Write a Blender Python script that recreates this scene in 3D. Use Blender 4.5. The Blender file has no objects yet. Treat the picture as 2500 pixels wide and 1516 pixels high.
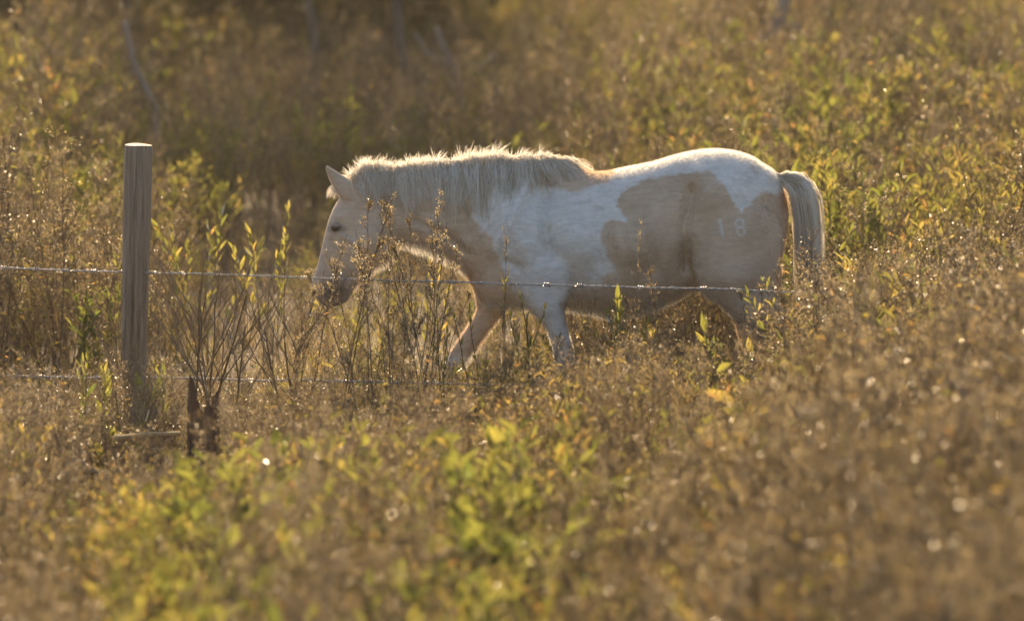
import bpy, math, random
import numpy as np
from mathutils import Vector, Matrix, Euler

random.seed(11)
rng = np.random.default_rng(11)
SC = bpy.context.scene
COL = SC.collection
R = math.radians

# ------------------------------------------------------------------ camera, sky, sun, exposure
CAM_H, CAM_D, PITCH, LENS = 3.8, 26.0, R(7.16), 202.0
cam = bpy.data.cameras.new('camera')
cam.lens = LENS
cam.sensor_width = 36.0
cam.clip_start = 0.5
cam.clip_end = 6000.0
cam.dof.use_dof = True
cam.dof.focus_distance = 25.35
cam.dof.aperture_fstop = 2.0
cam_o = bpy.data.objects.new('camera', cam)
cam_o.location = (0, -CAM_D, CAM_H)
cam_o.rotation_euler = (math.pi / 2 - PITCH, 0, 0)
COL.objects.link(cam_o)
SC.camera = cam_o

SUN_EL, SUN_AZ = R(24.0), R(-5.0)          # azimuth from +Y towards +X
world = bpy.data.worlds.new('World')
SC.world = world
world.use_nodes = True
wn = world.node_tree
wn.nodes.clear()
w_out = wn.nodes.new('ShaderNodeOutputWorld')
w_bg = wn.nodes.new('ShaderNodeBackground')
w_sky = wn.nodes.new('ShaderNodeTexSky')
w_sky.sky_type = 'NISHITA'
w_sky.sun_disc = False
w_sky.sun_elevation = SUN_EL
w_sky.sun_rotation = SUN_AZ
w_sky.air_density = 1.0
w_sky.dust_density = 2.5
w_sky.ozone_density = 1.0
w_bg.inputs['Strength'].default_value = 0.078
wn.links.new(w_sky.outputs[0], w_bg.inputs['Color'])
wn.links.new(w_bg.outputs[0], w_out.inputs['Surface'])

sun = bpy.data.lights.new('sun', 'SUN')
sun.energy = 5.0
sun.angle = R(0.6)
sun.color = (1.0, 0.73, 0.43)
sun_o = bpy.data.objects.new('sun', sun)
sdir = Vector((math.sin(SUN_AZ) * math.cos(SUN_EL), math.cos(SUN_AZ) * math.cos(SUN_EL), math.sin(SUN_EL)))
sun_o.rotation_euler = (-sdir).to_track_quat('-Z', 'Y').to_euler()
sun_o.location = (0, 30, 25)
COL.objects.link(sun_o)

SC.view_settings.view_transform = 'Standard'
SC.view_settings.look = 'None'
SC.view_settings.gamma = 1.0
SC.view_settings.use_curve_mapping = False
SC.view_settings.exposure = 1.42
SC.cycles.max_bounces = 6
SC.cycles.diffuse_bounces = 3
SC.cycles.glossy_bounces = 2
SC.cycles.transmission_bounces = 4
SC.cycles.transparent_max_bounces = 4
SC.cycles.sample_clamp_indirect = 6.0
SC.cycles.use_denoising = True
SC.cycles.adaptive_threshold = 0.02
SC.cycles.volume_bounces = 0

# ------------------------------------------------------------------ pixel <-> place (photo pixels, 2500 wide)
FPX = LENS / 36.0 * 2500.0
CP, SP = math.cos(PITCH), math.sin(PITCH)


def at(px, py, Y):
    """point at depth y = Y that the photo shows at pixel px, py"""
    u = (px - 1250.0) / FPX
    v = -(py - 758.0) / FPX
    dy = CP + v * SP
    dz = -SP + v * CP
    t = (Y + CAM_D) / dy
    return Vector((u * t, Y, CAM_H + dz * t))


def to_px(x, y, z):
    ry, rz = y + CAM_D, z - CAM_H
    depth = ry * CP - rz * SP
    up = ry * SP + rz * CP
    return 1250.0 + x / depth * FPX, 758.0 - up / depth * FPX


# ------------------------------------------------------------------ materials
MATS = {}


def nodes_of(name):
    m = bpy.data.materials.new(name)
    m.use_nodes = True
    nt = m.node_tree
    nt.nodes.clear()
    out = nt.nodes.new('ShaderNodeOutputMaterial')
    MATS[name] = m
    return m, nt, out


def N(nt, t, **kw):
    n = nt.nodes.new(t)
    for k, v in kw.items():
        if k in n.inputs:
            n.inputs[k].default_value = v
        else:
            setattr(n, k, v)
    return n


def ramp(nt, stops):
    r = nt.nodes.new('ShaderNodeValToRGB')
    el = r.color_ramp.elements
    while len(el) < len(stops):
        el.new(0.5)
    for e, (p, c) in zip(el, stops):
        e.position = p
        e.color = (*c, 1.0)
    return r


def plant_mat(name, refl, trans, transmit=0.5, gloss=0.06, rough=0.35, spread=0.3):
    """thin leaf: reflects one colour, lets another through, faint sheen; hue follows the 'tint' of each leaf"""
    m, nt, out = nodes_of(name)
    L = nt.links.new
    att = N(nt, 'ShaderNodeAttribute', attribute_name='tint')
    oi = N(nt, 'ShaderNodeObjectInfo')
    a = N(nt, 'ShaderNodeMath', operation='MULTIPLY_ADD')
    L(oi.outputs['Random'], a.inputs[0])
    a.inputs[1].default_value = spread
    a.inputs[2].default_value = -spread * 0.5
    b = N(nt, 'ShaderNodeMath', operation='ADD', use_clamp=True)
    L(att.outputs['Fac'], b.inputs[0])
    L(a.outputs[0], b.inputs[1])
    r1, r2 = ramp(nt, refl), ramp(nt, trans)
    L(b.outputs[0], r1.inputs[0])
    L(b.outputs[0], r2.inputs[0])
    d = N(nt, 'ShaderNodeBsdfDiffuse')
    t = N(nt, 'ShaderNodeBsdfTranslucent')
    L(r1.outputs[0], d.inputs['Color'])
    L(r2.outputs[0], t.inputs['Color'])
    mx = N(nt, 'ShaderNodeMixShader', Fac=transmit)
    L(d.outputs[0], mx.inputs[1])
    L(t.outputs[0], mx.inputs[2])
    g = N(nt, 'ShaderNodeBsdfGlossy', Roughness=rough)
    g.inputs['Color'].default_value = (1, 1, 1, 1)
    mx2 = N(nt, 'ShaderNodeMixShader')
    fr = N(nt, 'ShaderNodeFresnel', IOR=1.45)
    fm = N(nt, 'ShaderNodeMath', operation='MULTIPLY', use_clamp=True)
    L(fr.outputs[0], fm.inputs[0])
    fm.inputs[1].default_value = gloss
    L(fm.outputs[0], mx2.inputs[0])
    L(mx.outputs[0], mx2.inputs[1])
    L(g.outputs[0], mx2.inputs[2])
    L(mx2.outputs[0], out.inputs['Surface'])
    return m


M_LEAF = plant_mat('leaf_green',
                   [(0.0, (0.05, 0.075, 0.02)), (0.45, (0.11, 0.12, 0.03)), (0.75, (0.24, 0.19, 0.04)), (1.0, (0.24, 0.12, 0.04))],
                   [(0.0, (0.125, 0.155, 0.03)), (0.45, (0.26, 0.25, 0.05)), (0.75, (0.46, 0.34, 0.08)), (1.0, (0.44, 0.24, 0.08))],
                   transmit=0.6, gloss=0.24, rough=0.28)
M_SEED = plant_mat('seed_brown',
                   [(0.0, (0.10, 0.073, 0.042)), (0.6, (0.23, 0.18, 0.105)), (1.0, (0.44, 0.36, 0.23))],
                   [(0.0, (0.20, 0.14, 0.06)), (0.6, (0.42, 0.315, 0.15)), (1.0, (0.66, 0.54, 0.31))],
                   transmit=0.5, gloss=0.12, rough=0.34, spread=0.6)
M_STEM = plant_mat('stem_brown',
                   [(0.0, (0.075, 0.05, 0.032)), (0.5, (0.16, 0.115, 0.075)), (1.0, (0.27, 0.22, 0.17))],
                   [(0.0, (0.10, 0.06, 0.03)), (1.0, (0.25, 0.18, 0.10))],
                   transmit=0.12, gloss=0.5, rough=0.35, spread=0.5)
M_GRASS = plant_mat('grass_dry',
                    [(0.0, (0.10, 0.105, 0.03)), (0.4, (0.22, 0.17, 0.07)), (1.0, (0.36, 0.27, 0.14))],
                    [(0.0, (0.26, 0.27, 0.05)), (0.4, (0.42, 0.30, 0.10)), (1.0, (0.55, 0.40, 0.19))],
                    transmit=0.45, gloss=0.3, rough=0.28, spread=0.4)

M_EVERGREEN = plant_mat('leaf_evergreen',
                        [(0.0, (0.022, 0.034, 0.012)), (0.6, (0.05, 0.055, 0.02)), (1.0, (0.09, 0.07, 0.03))],
                        [(0.0, (0.05, 0.065, 0.015)), (0.6, (0.10, 0.10, 0.03)), (1.0, (0.16, 0.11, 0.04))],
                        transmit=0.35, gloss=0.12, rough=0.35)
# ground: leaf litter and soil
m, nt, out = nodes_of('soil_litter')
L = nt.links.new
tc = N(nt, 'ShaderNodeTexCoord')
n1 = N(nt, 'ShaderNodeTexNoise', Scale=1.3, Detail=8.0, Roughness=0.65)
n2 = N(nt, 'ShaderNodeTexNoise', Scale=28.0, Detail=6.0, Roughness=0.7)
L(tc.outputs['Object'], n1.inputs['Vector'])
L(tc.outputs['Object'], n2.inputs['Vector'])
mm = N(nt, 'ShaderNodeMath', operation='MULTIPLY_ADD')
L(n2.outputs[0], mm.inputs[0]); mm.inputs[1].default_value = 0.6
L(n1.outputs[0], mm.inputs[2])
rr = ramp(nt, [(0.45, (0.035, 0.024, 0.014)), (0.75, (0.085, 0.058, 0.031)), (1.0, (0.18, 0.13, 0.07))])
L(mm.outputs[0], rr.inputs[0])
bs = N(nt, 'ShaderNodeBsdfPrincipled', Roughness=0.9)
L(rr.outputs[0], bs.inputs['Base Color'])
bp = N(nt, 'ShaderNodeBump', Strength=0.8, Distance=0.05)
L(n2.outputs[0], bp.inputs['Height']); L(bp.outputs[0], bs.inputs['Normal'])
L(bs.outputs[0], out.inputs['Surface'])
M_SOIL = m


def wood_mat(name, dark, mid, light, scale=22.0, stretch=0.05, bump=0.5):
    m, nt, out = nodes_of(name)
    L = nt.links.new
    tc = N(nt, 'ShaderNodeTexCoord')
    mp = N(nt, 'ShaderNodeMapping')
    mp.inputs['Scale'].default_value = (1, 1, stretch)
    L(tc.outputs['Object'], mp.inputs['Vector'])
    n1 = N(nt, 'ShaderNodeTexNoise', Scale=scale * 2.2, Detail=8.0, Roughness=0.7)
    n2 = N(nt, 'ShaderNodeTexNoise', Scale=scale * 0.5, Detail=4.0)
    L(mp.outputs[0], n1.inputs['Vector']); L(mp.outputs[0], n2.inputs['Vector'])
    mm = N(nt, 'ShaderNodeMath', operation='MULTIPLY_ADD')
    L(n2.outputs[0], mm.inputs[0]); mm.inputs[1].default_value = 0.5
    ms = N(nt, 'ShaderNodeMath', operation='MULTIPLY')
    L(n1.outputs[0], ms.inputs[0]); ms.inputs[1].default_value = 0.75
    L(ms.outputs[0], mm.inputs[2])
    r = ramp(nt, [(0.42, dark), (0.6, mid), (0.78, light)])
    L(mm.outputs[0], r.inputs[0])
    b = N(nt, 'ShaderNodeBsdfPrincipled', Roughness=0.8)
    L(r.outputs[0], b.inputs['Base Color'])
    bp = N(nt, 'ShaderNodeBump', Strength=bump, Distance=0.01)
    L(n1.outputs[0], bp.inputs['Height']); L(bp.outputs[0], b.inputs['Normal'])
    L(b.outputs[0], out.inputs['Surface'])
    return m


M_POST = wood_mat('weathered_post', (0.10, 0.075, 0.052), (0.28, 0.22, 0.16), (0.45, 0.38, 0.29), bump=1.0)
M_ROT = wood_mat('rotten_wood', (0.03, 0.015, 0.009), (0.09, 0.045, 0.025), (0.17, 0.09, 0.05), bump=1.0)
M_DEAD = wood_mat('dead_wood', (0.10, 0.08, 0.065), (0.22, 0.18, 0.15), (0.34, 0.29, 0.25))
M_BARK = wood_mat('tree_bark', (0.05, 0.04, 0.032), (0.11, 0.09, 0.075), (0.20, 0.17, 0.145), scale=10.0, stretch=0.3)
M_PLANKW = wood_mat('cut_wood', (0.22, 0.14, 0.06), (0.42, 0.28, 0.12), (0.58, 0.42, 0.20))

m, nt, out = nodes_of('galvanised_wire')
L = nt.links.new
n1 = N(nt, 'ShaderNodeTexNoise', Scale=60.0, Detail=4.0)
r = ramp(nt, [(0.35, (0.22, 0.20, 0.18)), (0.65, (0.66, 0.64, 0.61))])
L(n1.outputs[0], r.inputs[0])
b = N(nt, 'ShaderNodeBsdfPrincipled', Roughness=0.3, Metallic=0.95)
L(r.outputs[0], b.inputs['Base Color'])
L(b.outputs[0], out.inputs['Surface'])
M_WIRE = m


def coat_mat(name, hairy):
    m, nt, out = nodes_of(name)
    L = nt.links.new
    tc = N(nt, 'ShaderNodeTexCoord')
    at1 = N(nt, 'ShaderNodeAttribute', attribute_name='tan')
    at2 = N(nt, 'ShaderNodeAttribute', attribute_name='brand')
    at3 = N(nt, 'ShaderNodeAttribute', attribute_name='dark')
    at4 = N(nt, 'ShaderNodeAttribute', attribute_name='dock_glow')
    ns = N(nt, 'ShaderNodeTexNoise', Scale=26.0, Detail=6.0, Roughness=0.7)
    L(tc.outputs['Object'], ns.inputs['Vector'])
    nl = N(nt, 'ShaderNodeTexNoise', Scale=4.5, Detail=4.0)
    L(tc.outputs['Object'], nl.inputs['Vector'])
    # ragged patch edge
    ed = N(nt, 'ShaderNodeMath', operation='MULTIPLY_ADD')
    L(ns.outputs[0], ed.inputs[0]); ed.inputs[1].default_value = 0.7
    L(at1.outputs['Fac'], ed.inputs[2])
    er = N(nt, 'ShaderNodeMapRange')
    er.inputs['From Min'].default_value = 0.68; er.inputs['From Max'].default_value = 1.02
    L(ed.outputs[0], er.inputs['Value'])
    tan = ramp(nt, [(0.30, (0.58, 0.44, 0.31)), (0.7, (0.74, 0.59, 0.445))])
    L(nl.outputs[0], tan.inputs[0])
    wht = ramp(nt, [(0.30, (0.75, 0.73, 0.685)), (0.6, (0.86, 0.84, 0.795))])
    L(ns.outputs[0], wht.inputs[0])
    mx = N(nt, 'ShaderNodeMixRGB')
    L(er.outputs[0], mx.inputs[0]); L(wht.outputs[0], mx.inputs[1]); L(tan.outputs[0], mx.inputs[2])
    nd = N(nt, 'ShaderNodeTexNoise', Scale=7.0, Detail=7.0, Roughness=0.72)
    L(tc.outputs['Object'], nd.inputs['Vector'])
    dr = N(nt, 'ShaderNodeMapRange')
    dr.inputs['From Min'].default_value = 0.55; dr.inputs['From Max'].default_value = 0.80; dr.inputs['To Max'].default_value = 0.38
    L(nd.outputs[0], dr.inputs['Value'])
    mdt = N(nt, 'ShaderNodeMixRGB')
    L(dr.outputs[0], mdt.inputs[0]); L(mx.outputs[0], mdt.inputs[1]); mdt.inputs[2].default_value = (0.30, 0.23, 0.16, 1)
    mx = mdt
    mb = N(nt, 'ShaderNodeMixRGB')
    L(at2.outputs['Fac'], mb.inputs[0]); L(mx.outputs[0], mb.inputs[1]); mb.inputs[2].default_value = (0.80, 0.81, 0.80, 1)
    md = N(nt, 'ShaderNodeMixRGB')
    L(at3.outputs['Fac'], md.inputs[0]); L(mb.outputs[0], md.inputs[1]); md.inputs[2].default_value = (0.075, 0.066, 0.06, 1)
    mp = N(nt, 'ShaderNodeMixRGB')
    L(at4.outputs['Fac'], mp.inputs[0]); L(md.outputs[0], mp.inputs[1]); mp.inputs[2].default_value = (0.50, 0.25, 0.12, 1)
    mpf = N(nt, 'ShaderNodeMapping')
    mpf.inputs['Rotation'].default_value = (0, R(-30), 0)
    mpf.inputs['Scale'].default_value = (0.2, 1, 1)
    L(tc.outputs['Object'], mpf.inputs['Vector'])
    fs = N(nt, 'ShaderNodeTexNoise', Scale=55.0, Detail=6.0, Roughness=0.75)
    L(mpf.outputs[0], fs.inputs['Vector'])
    fsr = ramp(nt, [(0.3, (0.82, 0.80, 0.78)), (0.62, (1.06, 1.05, 1.04))])
    L(fs.outputs[0], fsr.inputs[0])
    fmx = N(nt, 'ShaderNodeMixRGB', blend_type='MULTIPLY')
    fmx.inputs[0].default_value = 1.0
    L(mp.outputs[0], fmx.inputs[1]); L(fsr.outputs[0], fmx.inputs[2])
    mp = fmx
    if hairy:
        d = N(nt, 'ShaderNodeBsdfDiffuse'); t = N(nt, 'ShaderNodeBsdfTranslucent')
        L(mp.outputs[0], d.inputs[0]); L(mp.outputs[0], t.inputs[0])
        x = N(nt, 'ShaderNodeMixShader', Fac=0.6)
        L(d.outputs[0], x.inputs[1]); L(t.outputs[0], x.inputs[2])
        L(x.outputs[0], out.inputs['Surface'])
    else:
        b = N(nt, 'ShaderNodeBsdfPrincipled', Roughness=0.62)
        b.inputs['Specular IOR Level'].default_value = 0.25
        b.inputs['Sheen Weight'].default_value = 0.6
        b.inputs['Sheen Roughness'].default_value = 0.4
        L(mp.outputs[0], b.inputs['Base Color'])
        mpg = N(nt, 'ShaderNodeMapping')
        mpg.inputs['Rotation'].default_value = (0, R(-25), 0)
        mpg.inputs['Scale'].default_value = (0.16, 1, 1)
        L(tc.outputs['Object'], mpg.inputs['Vector'])
        fb = N(nt, 'ShaderNodeTexNoise', Scale=130.0, Detail=4.0, Roughness=0.7)
        L(mpg.outputs[0], fb.inputs['Vector'])
        bp = N(nt, 'ShaderNodeBump', Strength=0.7, Distance=0.012)
        L(fb.outputs[0], bp.inputs['Height']); L(bp.outputs[0], b.inputs['Normal'])
        L(b.outputs[0], out.inputs['Surface'])
    return m


M_COAT = coat_mat('horse_coat', False)
M_FUZZ = coat_mat('horse_coat_hair', True)


def hair_mat(name, c0, c1):
    m, nt, out = nodes_of(name)
    L = nt.links.new
    a = N(nt, 'ShaderNodeAttribute', attribute_name='tint')
    r = ramp(nt, [(0.0, c0), (1.0, c1)])
    L(a.outputs['Fac'], r.inputs[0])
    d = N(nt, 'ShaderNodeBsdfDiffuse'); t = N(nt, 'ShaderNodeBsdfTranslucent')
    g = N(nt, 'ShaderNodeBsdfGlossy', Roughness=0.4)
    g.inputs['Color'].default_value = (1, 0.97, 0.9, 1)
    L(r.outputs[0], d.inputs[0]); L(r.outputs[0], t.inputs[0])
    x = N(nt, 'ShaderNodeMixShader', Fac=0.5)
    L(d.outputs[0], x.inputs[1]); L(t.outputs[0], x.inputs[2])
    y = N(nt, 'ShaderNodeMixShader', Fac=0.06)
    L(x.outputs[0], y.inputs[1]); L(g.outputs[0], y.inputs[2])
    L(y.outputs[0], out.inputs['Surface'])
    return m


M_MANE = hair_mat('mane_hair', (0.47, 0.39, 0.28), (0.92, 0.88, 0.80))

m, nt, out = nodes_of('horse_eye')
b = N(nt, 'ShaderNodeBsdfPrincipled', Roughness=0.12)
b.inputs['Base Color'].default_value = (0.012, 0.008, 0.006, 1)
nt.links.new(b.outputs[0], out.inputs['Surface'])
M_EYE = m
m, nt, out = nodes_of('dark_skin')
b = N(nt, 'ShaderNodeBsdfPrincipled', Roughness=0.55)
nz = N(nt, 'ShaderNodeTexNoise', Scale=80.0)
rz = ramp(nt, [(0.3, (0.04, 0.032, 0.027)), (0.7, (0.09, 0.07, 0.06))])
nt.links.new(nz.outputs[0], rz.inputs[0])
nt.links.new(rz.outputs[0], b.inputs['Base Color'])
nt.links.new(b.outputs[0], out.inputs['Surface'])
M_SKIN = m

# ------------------------------------------------------------------ mesh helpers


class MB:
    """collects shapes, each face with a material slot and a tint"""

    def __init__(s):
        s.v, s.f, s.m, s.t = [], [], [], []

    def tube(s, pts, r0, r1, n=3, mat=0, tint=0.5, cap=False):
        pts = [Vector(p) for p in pts]
        k = len(pts)
        b0 = len(s.v)
        ref = Vector((0.31, 0.87, 0.37))
        for i, p in enumerate(pts):
            d = (pts[min(i + 1, k - 1)] - pts[max(i - 1, 0)])
            if d.length < 1e-9:
                d = Vector((0, 0, 1))
            d.normalize()
            a = d.cross(ref)
            if a.length < 1e-3:
                a = d.cross(Vector((1, 0, 0)))
            a.normalize()
            b = d.cross(a)
            r = r0 + (r1 - r0) * i / (k - 1)
            for j in range(n):
                th = 2 * math.pi * j / n
                s.v.append(p + (a * math.cos(th) + b * math.sin(th)) * r)
        for i in range(k - 1):
            for j in range(n):
                q0 = b0 + i * n + j
                q1 = b0 + i * n + (j + 1) % n
                s.f.append((q0, q1, q1 + n, q0 + n)); s.m.append(mat); s.t.append(tint)
        if cap:
            s.f.append(tuple(b0 + j for j in reversed(range(n)))); s.m.append(mat); s.t.append(tint)
            s.f.append(tuple(b0 + (k - 1) * n + j for j in range(n))); s.m.append(mat); s.t.append(tint)

    def leaf(s, base, d, L, Wd, tint, mat=1, curl=0.15, fold=0.25):
        d = Vector(d).normalized()
        side = d.cross(Vector((0, 0, 1)))
        if side.length < 1e-3:
            side = Vector((1, 0, 0))
        side.normalize()
        side = (Matrix.Rotation(random.uniform(-1.3, 1.3), 3, d) @ side)
        up = side.cross(d)
        base = Vector(base)
        b0 = len(s.v)
        s.v += [base,
                base + d * L * 0.45 + side * Wd * 0.5 + up * Wd * fold,
                base + d * L * 0.5,
                base + d * L * 0.45 - side * Wd * 0.5 + up * Wd * fold,
                base + d * L * 0.78 + side * Wd * 0.3 + up * (Wd * fold * 0.6 - L * curl * 0.4),
                base + d * L * 0.78 - side * Wd * 0.3 + up * (Wd * fold * 0.6 - L * curl * 0.4),
                base + d * L - up * L * curl]
        for f in ((0, 1, 2), (0, 2, 3), (2, 1, 4), (2, 5, 3), (2, 4, 6), (2, 6, 5)):
            s.f.append(tuple(b0 + i for i in f)); s.m.append(mat); s.t.append(tint)

    def seed(s, p, size, tint, mat=1):
        p = Vector(p)
        a = Vector((random.gauss(0, 1), random.gauss(0, 1), random.gauss(0, 1))).normalized()
        b = a.cross(Vector((random.gauss(0, 1), random.gauss(0, 1), random.gauss(0, 1)))).normalized()
        b0 = len(s.v)
        s.v += [p - a * size * 0.5, p + b * size * 0.35, p + a * size * 0.5, p - b * size * 0.35]
        s.f.append((b0, b0 + 1, b0 + 2, b0 + 3)); s.m.append(mat); s.t.append(tint)

    def height(s):
        return max(v.z for v in s.v)

    def mesh(s, name, mats, only=None, smooth=False):
        me = bpy.data.meshes.new(name)
        if only is None:
            v, f, mi, t = s.v, s.f, s.m, s.t
        else:
            keep = [i for i, q in enumerate(s.m) if q in only]
            used = {}
            v, f = [], []
            for i in keep:
                g = []
                for q in s.f[i]:
                    if q not in used:
                        used[q] = len(v); v.append(s.v[q])
                    g.append(used[q])
                f.append(g)
            mi = [only.index(s.m[i]) for i in keep]
            t = [s.t[i] for i in keep]
        me.from_pydata([tuple(q) for q in v], [], f)
        for q in mats:
            me.materials.append(q)
        me.polygons.foreach_set('material_index', mi)
        at_ = me.attributes.new('tint', 'FLOAT', 'FACE')
        at_.data.foreach_set('value', t)
        if smooth:
            me.polygons.foreach_set('use_smooth', [True] * len(f))
        me.update()
        return me


def link(name, me, parent=None, loc=None):
    o = bpy.data.objects.new(name, me)
    COL.objects.link(o)
    if parent is not None:
        o.parent = parent
    if loc is not None:
        o.location = loc
    return o


def tag(o, label, cat, group=None):
    o['label'] = label
    o['category'] = cat
    if group:
        o['group'] = group
    return o


def jit(a):
    return random.uniform(-a, a)


def rdir(up, spread):
    th = random.uniform(0, 2 * math.pi)
    return Vector((math.cos(th) * spread, math.sin(th) * spread, up)).normalized()


# ------------------------------------------------------------------ ground
def value_noise(seed):
    g = np.random.default_rng(seed).random((64, 64))

    def f(x, y):
        x, y = x % 63, y % 63
        i, j = int(x), int(y)
        u, v = x - i, y - j
        u, v = u * u * (3 - 2 * u), v * v * (3 - 2 * v)
        return (g[i, j] * (1 - u) + g[i + 1, j] * u) * (1 - v) + (g[i, j + 1] * (1 - u) + g[i + 1, j + 1] * u) * v
    return f


xs = [-1500, -400, -60] + [x * 0.5 - 14 for x in range(57)] + [60, 400, 1500]
ys = [-1500, -400, -60] + [y * 0.5 - 14 for y in range(121)] + [110, 400, 1500]
gn = value_noise(5)
gv, gf = [], []
for y in ys:
    for x in xs:
        z = 0.0
        if -13 < x < 13 and -13 < y < 45:
            z = (gn(x * 0.9 + 20, y * 0.9 + 20) - 0.55) * 0.10 - 0.01
            if abs(y) < 0.6 and -1.2 < x < 1.6:
                z = -0.004
        gv.append((x, y, z))
nx_ = len(xs)
for j in range(len(ys) - 1):
    for i in range(nx_ - 1):
        a = j * nx_ + i
        gf.append((a, a + 1, a + 1 + nx_, a + nx_))
me = bpy.data.meshes.new('ground')
me.from_pydata(gv, [], gf)
me.materials.append(M_SOIL)
ground = link('ground', me)
ground['kind'] = 'structure'


def ground_z(x, y):
    if -13 < x < 13 and -13 < y < 45 and not (abs(y) < 0.6 and -1.2 < x < 1.6):
        return (gn(x * 0.9 + 20, y * 0.9 + 20) - 0.55) * 0.10 - 0.01
    return 0.0


# ------------------------------------------------------------------ plants
GREEN, MIXED, YELLOW = 0, 1, 2


def leaf_tint(mood):
    r = random.random()
    if mood == GREEN:
        return random.uniform(0.0, 0.5) if r < 0.85 else random.uniform(0.5, 0.95)
    if mood == MIXED:
        return random.uniform(0.1, 0.65) if r < 0.72 else random.uniform(0.6, 1.0)
    return random.uniform(0.35, 0.85) if r < 0.85 else random.uniform(0.8, 1.0)


def curve_pts(base, d, L, n, bend):
    """stem that starts along d and turns towards bend"""
    p = Vector(base)
    d = Vector(d).normalized()
    pts = [p.copy()]
    for i in range(n):
        d = (d + Vector(bend) / n + Vector((jit(0.10), jit(0.10), jit(0.05)))).normalized()
        p = p + d * (L / n)
        pts.append(p.copy())
    return pts


def lerp_pts(pts, t):
    x = t * (len(pts) - 1)
    i = min(int(x), len(pts) - 2)
    return pts[i].lerp(pts[i + 1], x - i), (pts[i + 1] - pts[i]).normalized()


def make_weed(H=1.0, nb=20, fluff=7, seed_size=0.006, lean=0.12, spire=False, sublen=0.1):
    """dry branching weed: stems slot 0, seeds slot 1"""
    mb = MB()
    stems = random.choice((1, 2, 2, 3))
    for q in range(stems):
        h = H * (1.0 if q == 0 else random.uniform(0.65, 0.95))
        st = curve_pts((jit(0.02), jit(0.02), -0.05), rdir(1.0, lean if q == 0 else 0.28), h + 0.05, 7, (jit(0.2), jit(0.2), 0.05))
        mb.tube(st, 0.0042, 0.0012, 3, 0, random.uniform(0.1, 0.7))
        for k in range(nb // stems + 3):
            t = random.uniform(0.28, 0.98) if not spire else random.uniform(0.5, 1.0)
            p, d = lerp_pts(st, t)
            bl = ((1 - t) * 0.42 + 0.07) * h * random.uniform(0.6, 1.15) * (0.45 if spire else 1.0)
            bd = (d * random.uniform(0.5, 1.1) + rdir(0.1, 1.0) * 0.75).normalized()
            br = curve_pts(p, bd, bl, 3, (0, 0, 0.55))
            tt = random.uniform(0.1, 0.8)
            mb.tube(br, 0.0019, 0.0007, 3, 0, tt)
            for j in range(fluff):
                u = random.uniform(0.25, 1.0)
                p2, d2 = lerp_pts(br, u)
                sl = random.uniform(0.35, 1.0) * sublen * h * (0.55 if spire else 1.0)
                sd = (d2 * 0.8 + rdir(0.35, 1.0) * 0.75).normalized()
                e = p2 + sd * sl
                mb.tube([p2, e], 0.0009, 0.0005, 3, 0, tt)
                tn = min(1, max(0, random.gauss(0.5, 0.25)))
                for i in range(8):
                    w = random.uniform(0.2, 1.05)
                    mb.seed(p2.lerp(e, w) + Vector((jit(1), jit(1), jit(1))) * 0.006, seed_size * random.uniform(0.6, 1.4), tn)
        for k in range(0 if spire else 34 // stems):
            p, d = lerp_pts(st, random.uniform(0.15, 0.95))
            ll = random.uniform(0.014, 0.04)
            mb.leaf(p + rdir(0.3, 1) * random.uniform(0, 0.16) * h, rdir(0.4, 1), ll, ll * 0.35, random.uniform(0.3, 1.0), 2)
    return mb


def make_shrub(H=0.9, stems=7, leaves=38, mood=MIXED, LL=0.05, spread=0.35, wide=0.27):
    """leafy shrub: stems slot 0, leaves slot 1"""
    mb = MB()
    for q in range(stems):
        h = H * random.uniform(0.6, 1.0) if q else H
        st = curve_pts((jit(0.05), jit(0.05), -0.05), rdir(1.0, spread * random.uniform(0.2, 1)), h + 0.05, 6, (jit(0.25), jit(0.25), 0.2))
        tt = random.uniform(0.1, 0.6)
        mb.tube(st, 0.0045, 0.0014, 3, 0, tt)
        twigs = [(st, 0.25)]
        for k in range(4):
            t = random.uniform(0.35, 0.85)
            p, d = lerp_pts(st, t)
            br = curve_pts(p, d + rdir(0.1, 0.8), h * random.uniform(0.15, 0.35), 3, (0, 0, 0.6))
            mb.tube(br, 0.0022, 0.001, 3, 0, tt)
            twigs.append((br, 0.1))
        tone = leaf_tint(mood)
        for k in range(leaves):
            br, t0 = random.choice(twigs) if random.random() < 0.72 else twigs[0]
            t = t0 + (1 - t0) * random.random() ** 0.7
            p, d = lerp_pts(br, t)
            ld = d * random.uniform(0.5, 1.1) + rdir(0.15, 1.0) * 0.6
            ll = LL * random.uniform(0.55, 1.2)
            mb.leaf(p, ld, ll, ll * wide * random.uniform(0.8, 1.2), 0.5 * tone + 0.5 * leaf_tint(mood), 1, random.uniform(-0.1, 0.3))
    return mb


def make_stalks(H=1.25, n=5):
    """tall thin dry stalks leaning together, few seeds near the tips"""
    mb = MB()
    lean = rdir(1.0, 0.35)
    for q in range(n):
        h = H * random.uniform(0.6, 1.0)
        st = curve_pts((jit(0.06), jit(0.06), -0.05), lean + rdir(0.3, 0.25), h + 0.05, 7, (jit(0.25), jit(0.25), 0.0))
        tt = random.uniform(0.0, 0.6)
        mb.tube(st, 0.0048, 0.0014, 4, 0, tt)
        for k in range(9):
            t = random.uniform(0.45, 1.0)
            p, d = lerp_pts(st, t)
            br = curve_pts(p, d + rdir(0.2, 0.55), h * random.uniform(0.06, 0.2), 3, (0, 0, 0.4))
            mb.tube(br, 0.0013, 0.0006, 3, 0, tt)
            for j in range(14):
                p2, _ = lerp_pts(br, random.uniform(0.3, 1.0))
                mb.seed(p2 + Vector((jit(1), jit(1), jit(1))) * 0.008, random.uniform(0.004, 0.010), random.random())
    return mb


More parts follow.
